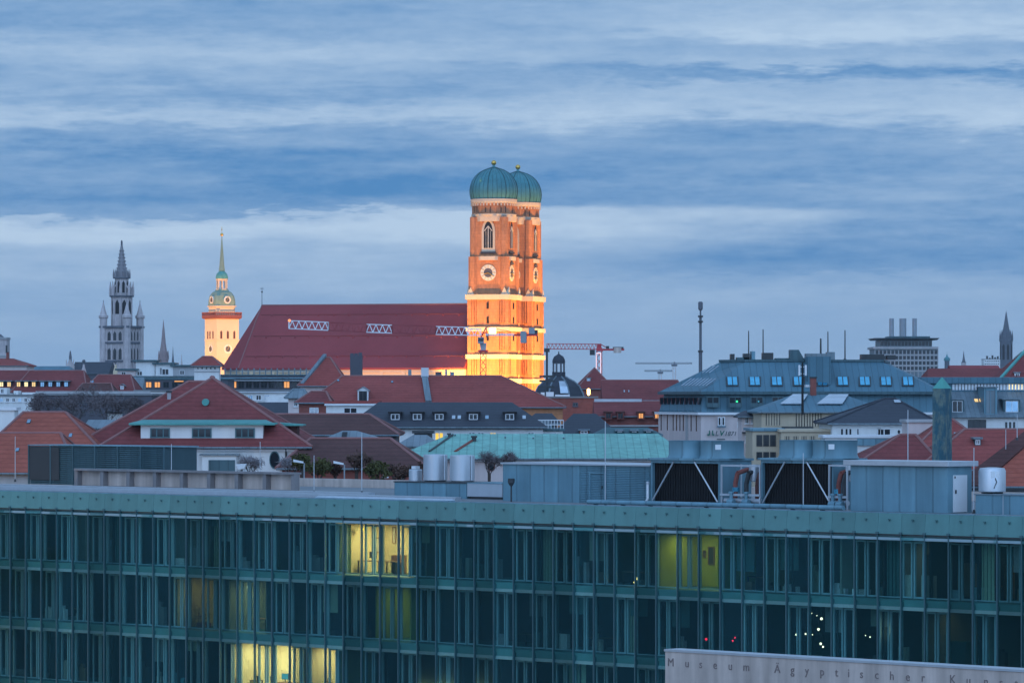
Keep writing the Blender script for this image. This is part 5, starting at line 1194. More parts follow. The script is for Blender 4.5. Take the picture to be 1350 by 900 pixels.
b = B().tube((.5, 1, h.ze), (.5, 1, h.ze + 1.1), .05).tube((.1, 1, h.ze + .8), (1.2, 1, h.ze + .9), .04); b.build('aerial', 'metal_dark', h.t)
h = House('grey_lean_to', 'pale grey low roof between the orange roofs and the large hipped house', 'building', 112, 160, 563, 553, 430, 10, 0, 0, wall='grey_wall', roof='zinc', ridge=False)
# white modern block
h = House('modern_block', 'white flat roofed block with set-back penthouse below the town hall tower', 'building', 150, 262, 497, None, 900, 24, wall='white_wall', roof='zinc_dark')
for u0, u1, v0, v1, m_ in ((155, 180, 488, 496, 'pink_wall'), (179, 205, 476.5, 496.5, 'white_wall'), (204, 228, 480, 496.5, 'white_wall'), (228, 258, 483, 496.5, 'grey_wall')):
    x0, z0 = h.loc(u0, v0, 3); x1, z1 = h.loc(u1, v0, 3); o = B().box(x0, x1 - .02, 3, 12, h.ze + .2, z0).build('penthouse', m_, h.t); B().box(x0 - .5, x1 + .5, 2.4, 12.5, z0 + .003, z0 + .35).build('eaves_slab', 'zinc_dark', o)
for u, v, w, hh in ((184, 492, 7, 6), (212, 489, 3, 9), (218, 490, 9, 8), (240, 491, 6, 6), (163, 492, 6, 4)): h.window(u, v, w, hh, y=3.0, sill=False)
h.band(150, 262, 497.5, 500, 'zinc_dark', -1.2)
h = House('modern_block', 'dark block with long window strips and orange lamps below the white penthouse', 'building', 186, 300, 500.5, None, 820, 20, wall='dark_wall', roof='zinc_dark')
for i in range(9): h.window(196 + i * 11.5, 507, 8, 8, 'lit_orange' if i in (0, 1) else 'pane_dark', 'metal_dark', False)
h = House('white_lean_to', 'white wall with slanting dark roof left of the dark block with orange lamps', 'building', 160, 186, 520, 497, 780, 10, 0, 0, wall='white_wall', roof='zinc', ridge=False)
h = House('white_low_block', 'low white flat roofed house behind the left slope of the large hipped house', 'building', 178, 240, 516, None, 640, 12, wall='white_wall', roof='flat_roof')
# small white lookout tower
h = House('lookout_tower', 'small white square tower with red hipped roof and row of little openings', 'tower', 256, 288.5, 481.5, 470, 600, 3.6, 10, 10, wall='white_wall', roof='tile_red')
for i in range(5): h.window(261 + i * 5.6, 485.3, 3.0, 3.4, frame='white_wall', sill=False, bars=0)
h.band(255, 289.5, 489, 490.3, 'grey_wall')
# modern terraces in front of the cathedral apse
h = House('terrace_block', 'grey glass fronted block with terraces below the left end of the cathedral roof', 'building', 280, 420, 495, None, 900, 20, wall='dark_wall', roof='zinc_dark')
for i in range(13): h.window(288 + i * 10, 507, 8, 9, 'lit_orange' if i in (0, 1, 2, 9) else 'pane_dark', 'metal_dark', False)
h.band(280, 420, 497.5, 499, 'metal_blue', -.9); h.band(280, 420, 501, 501.8, 'metal_light', -1.0)
b = B()
for i in range(16): b.box(h.L * (.1 + .055 * i), h.L * (.1 + .055 * i) + .25, 4, 4.2, h.ze + .25, h.ze + 1.6)
b.box(h.L * .1, h.L * .95, 3.9, 4.3, h.ze + 1.0, h.ze + 1.15); b.build('terrace_rail', 'zinc', h.t)
h = House('terrace_block', 'white terraced block with glass balustrades below the grey glass fronted one', 'building', 288, 384, 515.5, None, 700, 16, wall='white_wall', roof='flat_roof')
h.band(288, 384, 516, 517.5, 'metal_light', -.5); h.band(350, 384, 522, 531, 'white_wall', -.6, name='bay')
for i in range(6): h.window(297 + i * 11, 524, 7, 7, 'pane_blue' if i % 2 else 'pane_dark')
h = House('grey_roof_house', 'low dark grey roof behind the right slope of the large hipped house', 'house', 326, 392, 549, 530, 560, 16, 0, 0, wall='grey_wall', roof='slate', ridge=False)
# --- red roofs in front of the cathedral
h = House('red_gable_house', 'steep red roofed house with pale edged slope left of the dark chimney', 'house', 396, 455, 508, 471, 610, 12, 30, 22, wall='pink_wall', roof='tile_red')
b = B().loft([[(0, 0, h.ze + .02), (.5, 0, h.ze + .02), (h.iL + .2, 6, h.zr + .15), (h.iL - .3, 6, h.zr + .15)], [(0, 0, h.ze + .4), (.5, 0, h.ze + .4), (h.iL + .2, 6, h.zr + .5), (h.iL - .3, 6, h.zr + .5)]]); b.build('verge', 'zinc', h.t)
Yc2 = 600; k = Yc2 / F; t = thing('big_chimney', 'massive dark chimney stack in front of the bright yellow church wall', 'chimney', (X(469.5, Yc2), Yc2, 0)); 
B().box(-8 * k, 8 * k, 0, 1.6, 0, Z(468.5, Yc2)).build('stack', 'dark_wall', t)
b = B()
for i in range(3): b.box((-8 + 5.5 * i) * k, (-8 + 5.5 * i + 4.5) * k, .2, 1.4, Z(468.5, Yc2) + .003, Z(465.5 - (i == 2) * .8, Yc2))
b.build('pots', 'dark_wall', t)
h = House('long_red_house', 'long red tiled roof right across the middle, one white dormer and a pale flue strip', 'house', 402, 742, 536, 495.5, 555, 22, 44, 80, wall='brick_red', roof='tile_red')
h.dormer(478.5, 521.5, 14, 15, 'pane_dark', 'white_paint', frame='metal_dark')
for u, v in ((446, 502), (517, 504)): h.skylight(u, v, 3, 2)
x, y, z = h.onroof(560, 499); x2, y2, z2 = h.onroof(565, 531); B().slab([(x - .4, y - .15, z + .1), (x2 - .4, y2 - .15, z2 + .1), (x2 + .4, y2 - .15, z2 + .1), (x + .4, y - .15, z + .1)][::-1], .25).build('flue_strip', 'zinc', h.t)
B().box(x - .5, x + .5, h.d / 2 - .4, h.d / 2 + .4, h.zr - .5, h.zr + 1.1).build('flue_head', 'metal_light', h.t)
for u, w in ((540, 4), (578, 8), (588, 3), (596, 6)): x, z = h.loc(u, 487 if w < 5 else 490, h.d / 2); B().box(x - w * .05, x + w * .05, h.d / 2 + .5, h.d / 2 + 1.2, h.zr - .6, z).build('roof_unit', 'metal_blue' if w < 7 else 'dark_wall', h.t)
h.band(446, 496, 534, 536, 'white_wall'); h.window(415, 546, 14, 9); h.window(463, 541, 16, 6, 'pane_dark')
h = House('white_gable_house', 'white walled house with a lean-to roof left of the dark slate dormers', 'house', 430, 498, 531.5, None, 470, 8, wall='white_wall', roof='tile_red')
h.window(462, 541, 18, 8, 'pane_dark'); h.band(428, 500, 532, 534.5, 'white_paint', -.4)
h = House('small_brick_house', 'small brick house with a white framed window below the steep red roof', 'house', 394, 432, 530, 516, 500, 8, 14, 4, wall='brick_dark', roof='tile_dark')
h.window(414, 542, 12, 10, 'pane_white')
h = House('grey_bay_house', 'narrow grey house with zinc bays at the left foot of the steep red roof', 'house', 380, 402, 523.5, 513, 540, 6, 5, 3, wall='pink_wall', roof='zinc')
h.window(390, 531, 5, 9, 'pane_dark')
# --- dome with lantern, red pyramids, mansard blocks
Yd = 800; k = Yd / F; zd = lambda v: Z(v, Yd); t = thing('domed_building', 'small dark dome with open lantern and a pale glass strip, right of the lit towers', 'building', (X(737, Yd), Yd + 5, 0), R(22.5))
rD = 34 * k; B().lathe([(rD * 1.02, 0), (rD * 1.02, zd(524))], 8).build('drum', 'dark_wall', t)
prof = [(rD * 1.06, zd(524)), (rD * 1.0, zd(518)), (rD * .86, zd(509)), (rD * .62, zd(502)), (rD * .36, zd(497.5)), (rD * .27, zd(496))]
B().lathe(prof, 8).build('dome', 'slate', t); b = B()
for i in range(8): a = i * PI / 4; B().path([(r * 1.01 * math.cos(a), r * 1.01 * math.sin(a), z) for r, z in prof], .16, 5).build('dome_rib', 'zinc', t)
B().lathe([(9.5 * k, zd(497)), (9.5 * k, zd(490))], 8).build('lantern_base', 'slate', t); b = B()
for i in range(8): a = i * PI / 4; b.tube((7.6 * k * math.cos(a), 7.6 * k * math.sin(a), zd(490)), (7.6 * k * math.cos(a), 7.6 * k * math.sin(a), zd(478.5)), 1.2 * k)
b.lathe([(8.4 * k, zd(479)), (8.8 * k, zd(478))], 8); b.build('lantern', 'spire_dark', t)
B().lathe([(8.6 * k, zd(478)), (8.3 * k, zd(474)), (6.2 * k, zd(469.5)), (2.5 * k, zd(467.2)), (.9 * k, zd(466)), (.5 * k, zd(462.5))], 16).build('lantern_cap', 'slate', t, smooth=True)
a = R(-78 - 22.5)
pts = [((r + .12) * math.cos(a + s * w), (r + .12) * math.sin(a + s * w), z) for (r, z), w in zip(prof[1:4], (.16, .18, .22)) for s in (-1, 1)]
o = B().add([Vector(p) for p in pts] + [Vector((p[0] * .985, p[1] * .985, p[2] - .1)) for p in pts], [(0, 1, 3, 2), (2, 3, 5, 4), (6, 8, 9, 7), (8, 10, 11, 9), (0, 2, 8, 6), (2, 4, 10, 8), (1, 7, 9, 3), (3, 9, 11, 5), (0, 6, 7, 1), (4, 5, 11, 10)]).build('glass_strip', 'pane_white', t)
t = thing('lattice_pole', 'thin dark pole left of the small dome', 'pole', (X(721, 780), 780, 0)); B().tube((0, 0, 0), (0, 0, Z(462, 780)), .25, .2).box(-.5, .5, -.3, .3, Z(464, 780), Z(459, 780)).build('pole', 'metal_dark', t)
b = B()
for v in (496, 502, 510): b.box(-1.4, 1.4, -.3, .3, Z(v, 780) - .2, Z(v, 780) + .2)
b.build('brackets', 'metal_dark', t)
h = House('pyramid_roof_tower', 'red pyramid roofed corner tower in front of the pink-red crane', 'tower', 763, 807, 512, 484.5, 860, 8.0, 23, 21, wall='brick_dark', roof='tile_dark', yaw=R(4))
h.dormer(776, 501, 5, 5, 'pane_blue', 'grey_wall', flat=True)
h = House('long_red_house', 'long red roof running right from the pyramid roofed tower to the grey mansard block', 'house', 795, 906, 527, 501, 820, 20, 0, 10, wall='brick_dark', roof='tile_dark')
for u in (829, 823): h.skylight(u, 516, 1.6, 3, 'pane_white')
h = House('red_mansard_block', 'low brick red block with white roof boxes in front of the small dome', 'building', 690, 787, 524.5, None, 640, 18, wall='brick_dark', roof='flat_roof')
for u0, u1, v in ((713, 718, 517), (720, 730, 516.5), (732, 751, 520), (754, 772, 522.5)):
    x0, z0 = h.loc(u0, v, 2); x1, _ = h.loc(u1, v, 2); B().box(x0, x1, 2, 4, h.ze + .253, z0).build('roof_box', 'white_paint', h.t)
h.window(758.5, 533, 7, 5, 'pane_dark', 'dark_wall'); h.window(712, 531, 4, 6, 'pane_blue', 'zinc')
Ym_ = 628; t = thing('roof_lamp', 'bright orange lamp on the brick red block beside the small dome', 'lamp', (X(776, Ym_), Ym_, Z(524.4, Ym_) + .25)); k = Ym_ / F
B().tube((0, 0, 0), (0, 0, 1.4 * k), .08).build('post', 'metal_dark', t); B().lathe([(1.3 * k, 1.4 * k), (2.0 * k, 3.4 * k), (2.1 * k, 8.5 * k), (1.2 * k, 10 * k)], 12).build('globe', 'lamp_warm', t, smooth=True)
ld = bpy.data.lights.new('lamp', 'POINT'); ld.energy = 900; ld.color = (1, .5, .15); ld.shadow_soft_size = .3; lo = bpy.data.objects.new('lamp', ld); C.objects.link(lo); lo.location = (X(779, Ym_), Ym_ - 1.5, Z(519, Ym_))
h = House('red_mansard_block', 'brick red mansard house with two orange lit windows left of the grey mansard block', 'building', 785, 900, 548, 529, 600, 16, 0, 20, wall='brick_dark', roof='tile_dark')
for u, p in ((845, 'lit_orange'), (866.5, 'lit_orange'), (802, 'pane_dark'), (818, 'pane_dark')): h.dormer(u, 548, 9, 9, p, 'brick_dark', 'tile_brown', 'tile_brown', flat=True)
b = B().box(0, h.L * .55, h.d / 2 - .2, h.d / 2 + .2, h.zr - .1, h.zr + .35); b.build('ridge_flashing', 'metal_light', h.t)
h.band(785, 870, 560, 562, 'grey_wall', -.3)
h = House('grey_mansard_block', 'dark grey hipped roof with small dormers right of the slate row', 'house', 735, 812, 572, 545, 500, 16, 22, 24, wall='dark_wall', roof='slate', ridge=False)
h.dormer(770, 570, 12, 5, 'pane_dark', 'brick_dark', flat=True)
h = House('grey_mansard_block', 'low dark blue roof with a white railed terrace above the green copper roof', 'building', 684, 742, 568, None, 450, 10, wall='white_wall', roof='zinc_dark')
x0, _ = h.loc(686, 560); x1, _ = h.loc(743, 560); b = B()
for i in range(15): x = x0 + (x1 - x0) * i / 14; b.box(x - .03, x + .03, -.1, -.04, h.ze + .25, h.ze + 1.1)
b.box(x0, x1, -.12, -.02, h.ze + 1.1, h.ze + 1.2).box(x0, x1, -.11, -.03, h.ze + .62, h.ze + .7); b.build('railing', 'white_paint', h.t)
x0, z0 = h.loc(710, 553, 2); x1, z1 = h.loc(725, 553, 2); B().box(x0, x1, 2, 4, h.ze + .253, z0).build('roof_hut', 'zinc', h.t); x0, _ = h.loc(735, 570); h.window(710, 572, 48, 5, 'pane_white', 'white_wall')
h = House('dark_attic_house', 'small dark attic house with teal glass at the right end of the slate row', 'house', 696, 734, 557, 544.5, 480, 8, 10, 6, wall='dark_wall', roof='slate', ridge=False)
h.window(720, 561, 16, 6, 'pane_blue', 'teal_paint')
# --- slate row with dormers
h = House('slate_row', 'long dark slate roof with six white framed dormers above a white wall', 'house', 460, 716, 562, 530, 430, 20, 34, 40, wall='white_wall', roof='slate', ridge=False)
for u in (521, 550, 579, 624, 672): h.dormer(u, 549.5, 15, 10, 'pane_dark', 'slate', 'metal_black', 'white_paint', flat=True)
for u, w in ((476, 6), (483, 6), (598, 6), (605.5, 6), (642, 6), (691, 6)): h.skylight(u, 551, w * .85, 5, 'pane_blue' if u < 490 or u == 642 else 'pane_white')
h.band(462, 712, 562.5, 565, 'metal_dark', -.5)
for u, w, p in ((522, 12, 'lit_warm'), (579, 12, 'lit_yellow'), (650, 9, 'lit_yellow'), (622, 9, 'pane_dark'), (634, 9, 'pane_dark'), (700, 9, 'pane_dark'), (500, 9, 'pane_dark')): h.window(u, 575.5, w, 12, p, 'white_paint')
h = House('dark_roof_box', 'flat dark roof box in front of the lit windows of the slate row', 'building', 546, 569, 571, None, 400, 4, wall='metal_dark', roof='metal_dark')
h = House('pale_roof_house', 'small pale hipped roof left of the green copper roof', 'house', 527, 572, 587, 573, 390, 10, 16, 10, wall='white_wall', roof='zinc', ridge=False)
# --- green copper roof
h = House('copper_roof_building', 'low pink walled building with long bright green copper roof', 'building', 524, 905, 603, 571.5, 345, 22, 66, 30, wall='pink_wall', roof='copper_light', ridge=False)
h.window(648, 615, 9.5, 12, 'pane_dark', 'brick_dark', round_=True, bars=0)
for u, v in ((600, 574), (666, 577), (703, 578), (743, 578)): h.skylight(u, v, 1.8, 1.2)
h.chimney(625, 576.5, 6, 5, 'metal_dark'); h.chimney(592, 573, 3, 3, 'metal_dark')
x, y, z = h.onroof(597, 574); x2, y2, z2 = h.onroof(566, 596); B().tube((x, y, z + .08), (x2, y2, z2 + .08), .09).build('ridge_seam', 'metal_dark', h.t)
x, y, z = h.onroof(625, 580); x2, y2, z2 = h.onroof(600, 596); B().tube((x, y, z + .06), (x2, y2, z2 + .06), .12).build('flashing', 'brick_dark', h.t)
h.band(524, 905, 605.5, 608, 'white_wall', -.25)
h = House('low_green_house', 'short green roof with arched hatches behind the right part of the copper roof', 'building', 790, 868, 572, 563, 420, 10, 10, 12, wall='grey_wall', roof='copper_dark', ridge=False)
for u in (817, 836, 855): h.dormer(u, 569.5, 8, 3, 'pane_dark', 'copper_dark', flat=True)
# --- brown roofs behind the shrubs
h = House('brown_roof_house', 'long dark brown tiled roof behind the right end of the large hipped house', 'house', 318, 520, 572, 546, 400, 18, 0, 36, wall='dark_wall', roof='tile_brown')
h = House('zinc_roof_house', 'pale zinc hipped roof with dark hatch among brown roofs', 'house', 414, 520, 586, 567.5, 375, 10, 34, 52, wall='brick_dark', roof='zinc', ridge=False)
h.skylight(454, 575, 7, 9, 'metal_black')
h = House('brown_roof_house', 'wide brown tiled roof with a few small windows behind the shrubs', 'house', 372, 556, 616, 578, 330, 16, 30, 44, wall='brick_dark', roof='tile_brown')
h.window(508, 622, 6, 12); h.window(528, 626, 6, 8)
# --- large hipped house
h = House('hipped_house', 'large house with broad red hipped roof, ribbon of dormer windows and green copper edge', 'house', 138, 404, 588, 497, 335, 20.4, 128, 134, wall='white_wall', roof='tile_dark')
def ribbon(u0, u1, v0, v1):
    x0, y0, z0 = h.onroof(u0, v1); x1, _, _ = h.onroof(u1, v1); zt2 = z0 + (v1 - v0) * h.px(); yb = y0 + 3.2
    o = B().box(x0, x1, y0 - .3, yb + 1.5, z0 - .3, zt2).build('dormer', 'white_wall', h.t)
    B().loft([[(x0 - .9, y0 - .8, zt2 + .003), (x1 + .9, y0 - .8, zt2 + .003), (x1 + .9, yb + 2.0, zt2 + .003), (x0 - .9, yb + 2.0, zt2 + .003)], [(x0 - .9, y0 - .8, zt2 + .15), (x1 + .9, y0 - .8, zt2 + .15), (x1 - .6, yb + 2.0, zt2 + .62), (x0 + .6, yb + 2.0, zt2 + .62)]]).build('dormer_roof', 'copper_plain', o)
    return y0 - .3, x0, x1, z0, zt2, o
y0, x0, x1, z0, zt2, o = ribbon(186, 347, 560, 578)
for u, w in ((211, 26), (266, 26), (323, 26)): h.window(u, 570.5, w, 13, 'pane_dark', 'frame_teal', False, 2, y=y0)
x, y, z = h.onroof(271, 535); B().tube((x, y - .3, z + .3), (x, y + .8, z + .3), .28, n=14).build('roof_vent', 'copper_plain', h.t)
h.window(362, 606, 14, 24, 'pane_dark', 'frame_teal', round_=True); h.window(219, 613, 4, 14, 'pane_dark', 'metal_dark')
x0, _ = h.loc(357, 600); h.band(138, 404, 592, 594.5, 'white_paint', -.2)
# carport
x, z = h.loc(267, 600, -1.2); x1, z1 = h.loc(312, 622, -1.2); o = B().box(x, x1, -1.6, -.05, z1 - 3, z).build('porch', 'white_wall', h.t); B().box(x + .5, x1 - .1, -1.66, -1.603, z1 - 1, z - .35).build('porch_shutter', 'zinc_dark', o); B().box(x - .2, x1 + .2, -1.8, 0, z + .003, z + .12).build('porch_roof', 'zinc', o)
x, z = h.loc(377, 592, -.1); B().tube((x, -.15, h.ze - .1), (x, -.15, h.ze - 3), .07).build('downpipe', 'metal_dark', h.t)
x0, _ = h.loc(362, 560, 4.0); x1, z0 = h.loc(392, 581, 4.0); _, zt2 = h.loc(392, 561, 4.0)
o = B().box(x0 - 1.5, x1, 3.6, 7.5, z0 - 1, zt2).build('side_dormer', 'tile_brown', h.t)
B().loft([[(x0 - 3.2, 2.9, zt2 + .003), (x1 + .5, 2.9, zt2 + .003), (x1 + .5, 8.2, zt2 + .003), (x0 - 3.2, 8.2, zt2 + .003)], [(x0 - 3.2, 2.9, zt2 + .5), (x1 + .5, 2.9, zt2 + .1), (x1 + .5, 8.2, zt2 + .1), (x0 - 3.2, 8.2, zt2 + .5)]]).build('dormer_roof', 'copper_plain', o)
h2 = House('hipped_wing', 'red tiled rear wing with a small chimney left behind the large hipped house', 'house', 102, 330, 588, 503, 350, 21, 130, 60, wall='white_wall', roof='tile_dark')
h2.chimney(223, 517, 5, 9, 'grey_wall'); h2.skylight(236, 504, 14, 1.2, 'lit_orange')
# --- orange roofs at left
h = House('orange_roof_house', 'orange-red tiled house with half hipped roof at the left edge', 'house', -10, 122, 588, 543.5, 345, 16, 25, 48, wall='pink_wall', roof='tile_orange')
h.skylight(38, 556.5, 5, 5); h.skylight(93, 575, 4.5, 5); 
x, y, z = h.onroof(62, 562); 
h = House('orange_roof_house', 'lower orange-red roof with weathered tiles in front of the half hipped one', 'house', -60, 95, 622, 571, 322, 17, 0, 30, wall='grey_wall', roof='tile_orange')
h.skylight(23, 594, 4.5, 4.5); x0, z0 = h.loc(0, 625)
h = House('white_gable_wall', 'white chimney block standing at the left edge above the orange roofs', 'chimney', -12, 19, 540.5, None, 372, 3, wall='white_wall', roof='white_paint')
# --- grey mansard insurance block
YL = 520.0; k = YL / F
A_ = Vector((X(868, YL + 22), YL + 22)); Bc = Vector((X(924, YL), YL)); Cc = Vector((X(1243, YL + 6), YL + 6)); Dd = Cc + Vector((4, 32)); Ee = A_ + Vector((6, 30))
og = Vector((X(924, YL), YL)); lv = thing('grey_mansard_block', 'big office block with grey mansard roof, blue skylights and green and grey lettering', 'building', (og.x, og.y, 0))
poly = [(p - og) for p in (A_, Bc, Cc, Dd, Ee)]; poly = [(p.x, p.y) for p in poly]
zl = lambda v: Z(v, YL)
def inset(pl, q):
    out = []; n = len(pl)
    for i in range(n):
        p0, p1, p2 = Vector(pl[i - 1]), Vector(pl[i]), Vector(pl[(i + 1) % n]); d1 = (p1 - p0).normalized(); d2 = (p2 - p1).normalized(); n1 = Vector((-d1.y, d1.x)); n2 = Vector((-d2.y, d2.x))
        m_ = (n1 + n2).normalized(); out.append(tuple(p1 + m_ * (q / max(.35, m_.dot(n1)))))
    return out
z1, z2, z3 = zl(543.5), zl(517.5), zl(476)
B().prism(poly, 0, z1 - .3).build('wall', 'pink_wall', lv); B().prism(inset(poly, -.5), z1 - .297, z1).build('cornice', 'white_paint', lv)
B().prism(inset(poly, .1), z1 + .003, z2 - .2, inset(poly, .7)).build('attic_storey', 'slate_blue', lv); B().prism(inset(poly, -.1), z2 - .197, z2 + .15).build('eaves', 'zinc_dark', lv)
top = inset(poly, 7.6); top[0] = (X(952, YL + 9) - og.x, 14.5); top[4] = (X(952, YL + 9) - og.x + 1, 22)
B().prism(inset(poly, .1), z2 + .153, z3, top).build('roof', 'slate_blue', lv)
B().prism(inset(top, -.15), z3 + .003, z3 + .3).build('roof_edge', 'zinc_dark', lv)
def lslope(u, v):                                     # point on the front roof slope
    y = 3.0
    for _ in range(12):
        yy = YL + y; z = Z(v, yy); f_ = (z - z2 - .15) / (z3 - z2 - .15); y = .1 + 7.4 * f_ + (u - 924) / 319 * 6 * 1.0
    return X(u, YL + y) - og.x, y, Z(v, YL + y)
def lquad(name, u, v, w, hh, m_, par, off=.06, skew=0.0, t_=.1):
    kk = YL / F; pts = []
    for a, b_ in ((-1, 1), (1, 1), (1, -1), (-1, -1)):
        x, y, z = lslope(u + a * w / 2 - b_ * skew, v + b_ * hh / 2); pts.append(Vector((x, y - off * .8, z + off * .6)))
    return B().slab(pts, t_).build(name, m_, par)
for u in (965.5, 995, 1024, 1053, 1084, 1111, 1140, 1168, 1197):
    o = lquad('skylight', u, 503, 16, 12.5, 'metal_dark', lv, .12); lquad('pane', u - 3.4, 503, 5.6, 10.5, 'pane_cyan', o, .2, -.5); lquad('pane', u + 3.4, 503, 5.6, 10.5, 'pane_cyan', o, .2, -.5)
# left hip: slanted pale strips (roof lights)
for i in range(8): lquad('light_strip', 905 + i * 4.6, 504, 1.3, 9.5, 'pane_white', lv, .12, 6.5)
for i in range(3): lquad('light_strip', 932 + i * 4.6, 487, 1.3, 9, 'pane_white', lv, .12, 6)
# attic windows
for u, gl_ in ((940, 0), (969.5, 1), (998, 2), (1026, 0), (1055, 0)):
    yy = .32; x = X(u, YL) - og.x; w = 8.5 * k; f = B(); frame_box(f, x - w, x + w, zl(536.5), zl(522.5), .12, yy - .3, yy + .1); f.box(x - .05, x + .05, yy - .25, yy, zl(536), zl(523)); o = f.build('window', 'zinc_dark', lv); B().box(x - w + .1, x + w - .1, yy - .12, yy + .02, zl(536), zl(523)).build('pane', 'pane_dark', o)
    B().box(x - w, x + w, yy - .34, yy - .303, zl(536.5), zl(531)).build('balustrade', 'zinc_dark', o)
    if gl_: B().ball((x + .2, yy - .14, zl(529)), .13 if gl_ == 1 else .11, 8, 6).build('lamp', 'lamp_green' if gl_ == 1 else 'screen_cyan', o)
def lface(i, t, z, off):                              # point on a polygon side
    p, q = Vector(poly[i]), Vector(poly[i + 1]); d = (q - p).normalized(); nn = Vector((d.y, -d.x)); return p + (q - p) * t + nn * off
def lbox(i, t, w, z0_, z1_, m_, nm, off=.06, inn=.1, par=None):
    p, q = Vector(poly[i]), Vector(poly[i + 1]); d = (q - p).normalized(); nn = Vector((d.y, -d.x)); c = p + (q - p) * t
    a = [c - d * w / 2 - nn * inn, c + d * w / 2 - nn * inn, c + d * w / 2 + nn * off, c - d * w / 2 + nn * off]
    return B().prism([(v_.x, v_.y) for v_ in a], z0_, z1_).build(nm, m_, par or lv)
for t_ in (.07, .22, .36, .44, .52, .60, .78, .9): lbox(0, t_, .42, zl(562) - .6, zl(547) , 'pane_dark', 'window', .03)
lbox(0, .69, 1.0, 0, z1 - .31, 'grey_wall', 'pilaster', .12)
for t_ in (.03, .12, .21, .31, .41, .51, .62, .72, .82, .92): lbox(0, t_, .34, zl(533), zl(524), 'pane_dark', 'attic_window', -.05, .5); lbox(0, t_ + .04, .12, z1 + .1, zl(541), 'slate_blue', 'bracket', .3)
for u in (948.5, 953.5):
    x = X(u, YL) - og.x; f = B(); frame_box(f, x - 2.1 * k, x + 2.1 * k, zl(561), zl(549.5), .09, -.08, .03); o = f.build('window', 'white_paint', lv); B().box(x - 1.9 * k, x + 1.9 * k, -.03, .02, zl(560.6), zl(549.8)).build('pane', 'pane_dark', o)
x = X(951, YL) - og.x; B().box(x - 6 * k, x + 6 * k, -.15, -.003, zl(563), zl(561.3)).build('window_sill', 'slate_blue', lv)
for u in (974,): x = X(u, YL) - og.x; B().box(x - 2 * k, x + 2 * k, -.05, -.003, zl(564), zl(556)).build('wall_plate', 'white_wall', lv)
def sign(txt, u, v, size, m_, shear=.25, bold=.012):
    me = text_mesh(txt, size, m_, lv, Matrix.Translation((X(u, YL) - og.x, -.06, zl(v))) @ Matrix.Rotation(R(90), 4, 'X'), 'lettering', .03, shear, bold); o = bpy.data.objects.new('lettering', me); C.objects.link(o); o.parent = lv
sign('L', 944.8, 574, .84, 'sign_grey'); sign('V', 950.8, 574, .84, 'sign_green', .25, .03); sign('1871', 962.8, 574, .74, 'sign_grey')
for u0, s in ((935.2, -1), (939.4, 1)):
    x = X(u0, YL) - og.x; B().box(x - .6 * k, x + .8 * k, -.09, -.003, zl(573.6), zl(567.2)).box(x + (-2.6 if s < 0 else .85) * k, x + (-.65 if s < 0 else 2.4) * k, -.085, -.004, zl(574), zl(571.8)).build('emblem', 'sign_green', lv)
x = X(950.5, YL) - og.x; B().box(x - 5.4 * k, x + 5.4 * k, -.05, -.003, zl(579.6), zl(578)).build('lettering_line', 'sign_grey', lv)
# plant on its roof
for u0, u1, v, m_ in ((963, 968, 466.5, 'metal_dark'), (971, 988, 471, 'zinc_dark'), (980, 988, 466, 'metal_dark'), (990, 995, 463, 'metal_blue'), (1005, 1019, 465, 'metal_dark'), (1022, 1060, 472, 'zinc_dark'), (1090, 1100, 464, 'zinc'), (1062, 1090, 466, 'zinc'), (1135, 1165, 467, 'metal_dark'), (1169, 1180, 468, 'metal_dark')):
    x0, x1 = X(u0, YL + 14) - og.x, X(u1, YL + 14) - og.x; B().box(x0, x1, 13, 16, z3 + .3, Z(v, YL + 14)).build('roof_plant', m_, lv)
x0, x1 = X(1041, YL + 13) - og.x, X(1060, YL + 13) - og.x; B().loft([[(x0, yy, z3 + .3), (x1, yy, z3 + .3), (x0 + (x1 - x0) * .6, yy, Z(461, YL + 13)), (x0, yy, Z(461, YL + 13))] for yy in (12, 15)]).build('roof_hood', 'zinc_dark', lv)
x0, x1 = X(1067, YL + 3) - og.x, X(1097, YL + 3) - og.x; B().box(x0, x1, 5, 12, z2 + 1, Z(470, YL + 6)).build('lift_house', 'slate_blue', lv)
for u, v0, la in ((987, 436, 'thin aerial above the grey mansard block, leftmost of five'), (1006, 434, 'thin aerial above the grey mansard block, second from left'), (1082, 446, 'short lattice aerial in the middle of the grey mansard block'), (1091.5, 437, 'thin aerial right of the short lattice one'), (1114, 435, 'thin aerial at the right of the grey mansard block')):
    rod(u, v0, 470, YL + 16, la, .09 if u != 1082 else .14, 'metal_dark', 'thin aerials on the grey mansard block', 'aerial', z3 + .25)
Yp2 = 700; t = thing('tall_mast', 'tall dark telecom mast with thick head left of the grey mansard block', 'mast', (X(923.5, Yp2), Yp2, 0)); z = lambda v: Z(v, Yp2)
B().tube((0, 0, 0), (0, 0, z(462)), .32, .30).tube((0, 0, z(462)), (0, 0, z(417)), .22).tube((0, 0, z(417)), (0, 0, z(405)), .14).build('pole', 'spire_dark', t); B().lathe([(.25, z(409)), (.38, z(407)), (.38, z(399)), (.25, z(397.5))], 10).build('head', 'spire_dark', t); b = B()
for v in (463, 417, 424): b.lathe([(.42, z(v) - .15), (.42, z(v) + .15)], 10)
b.build('collars', 'metal_dark', t)
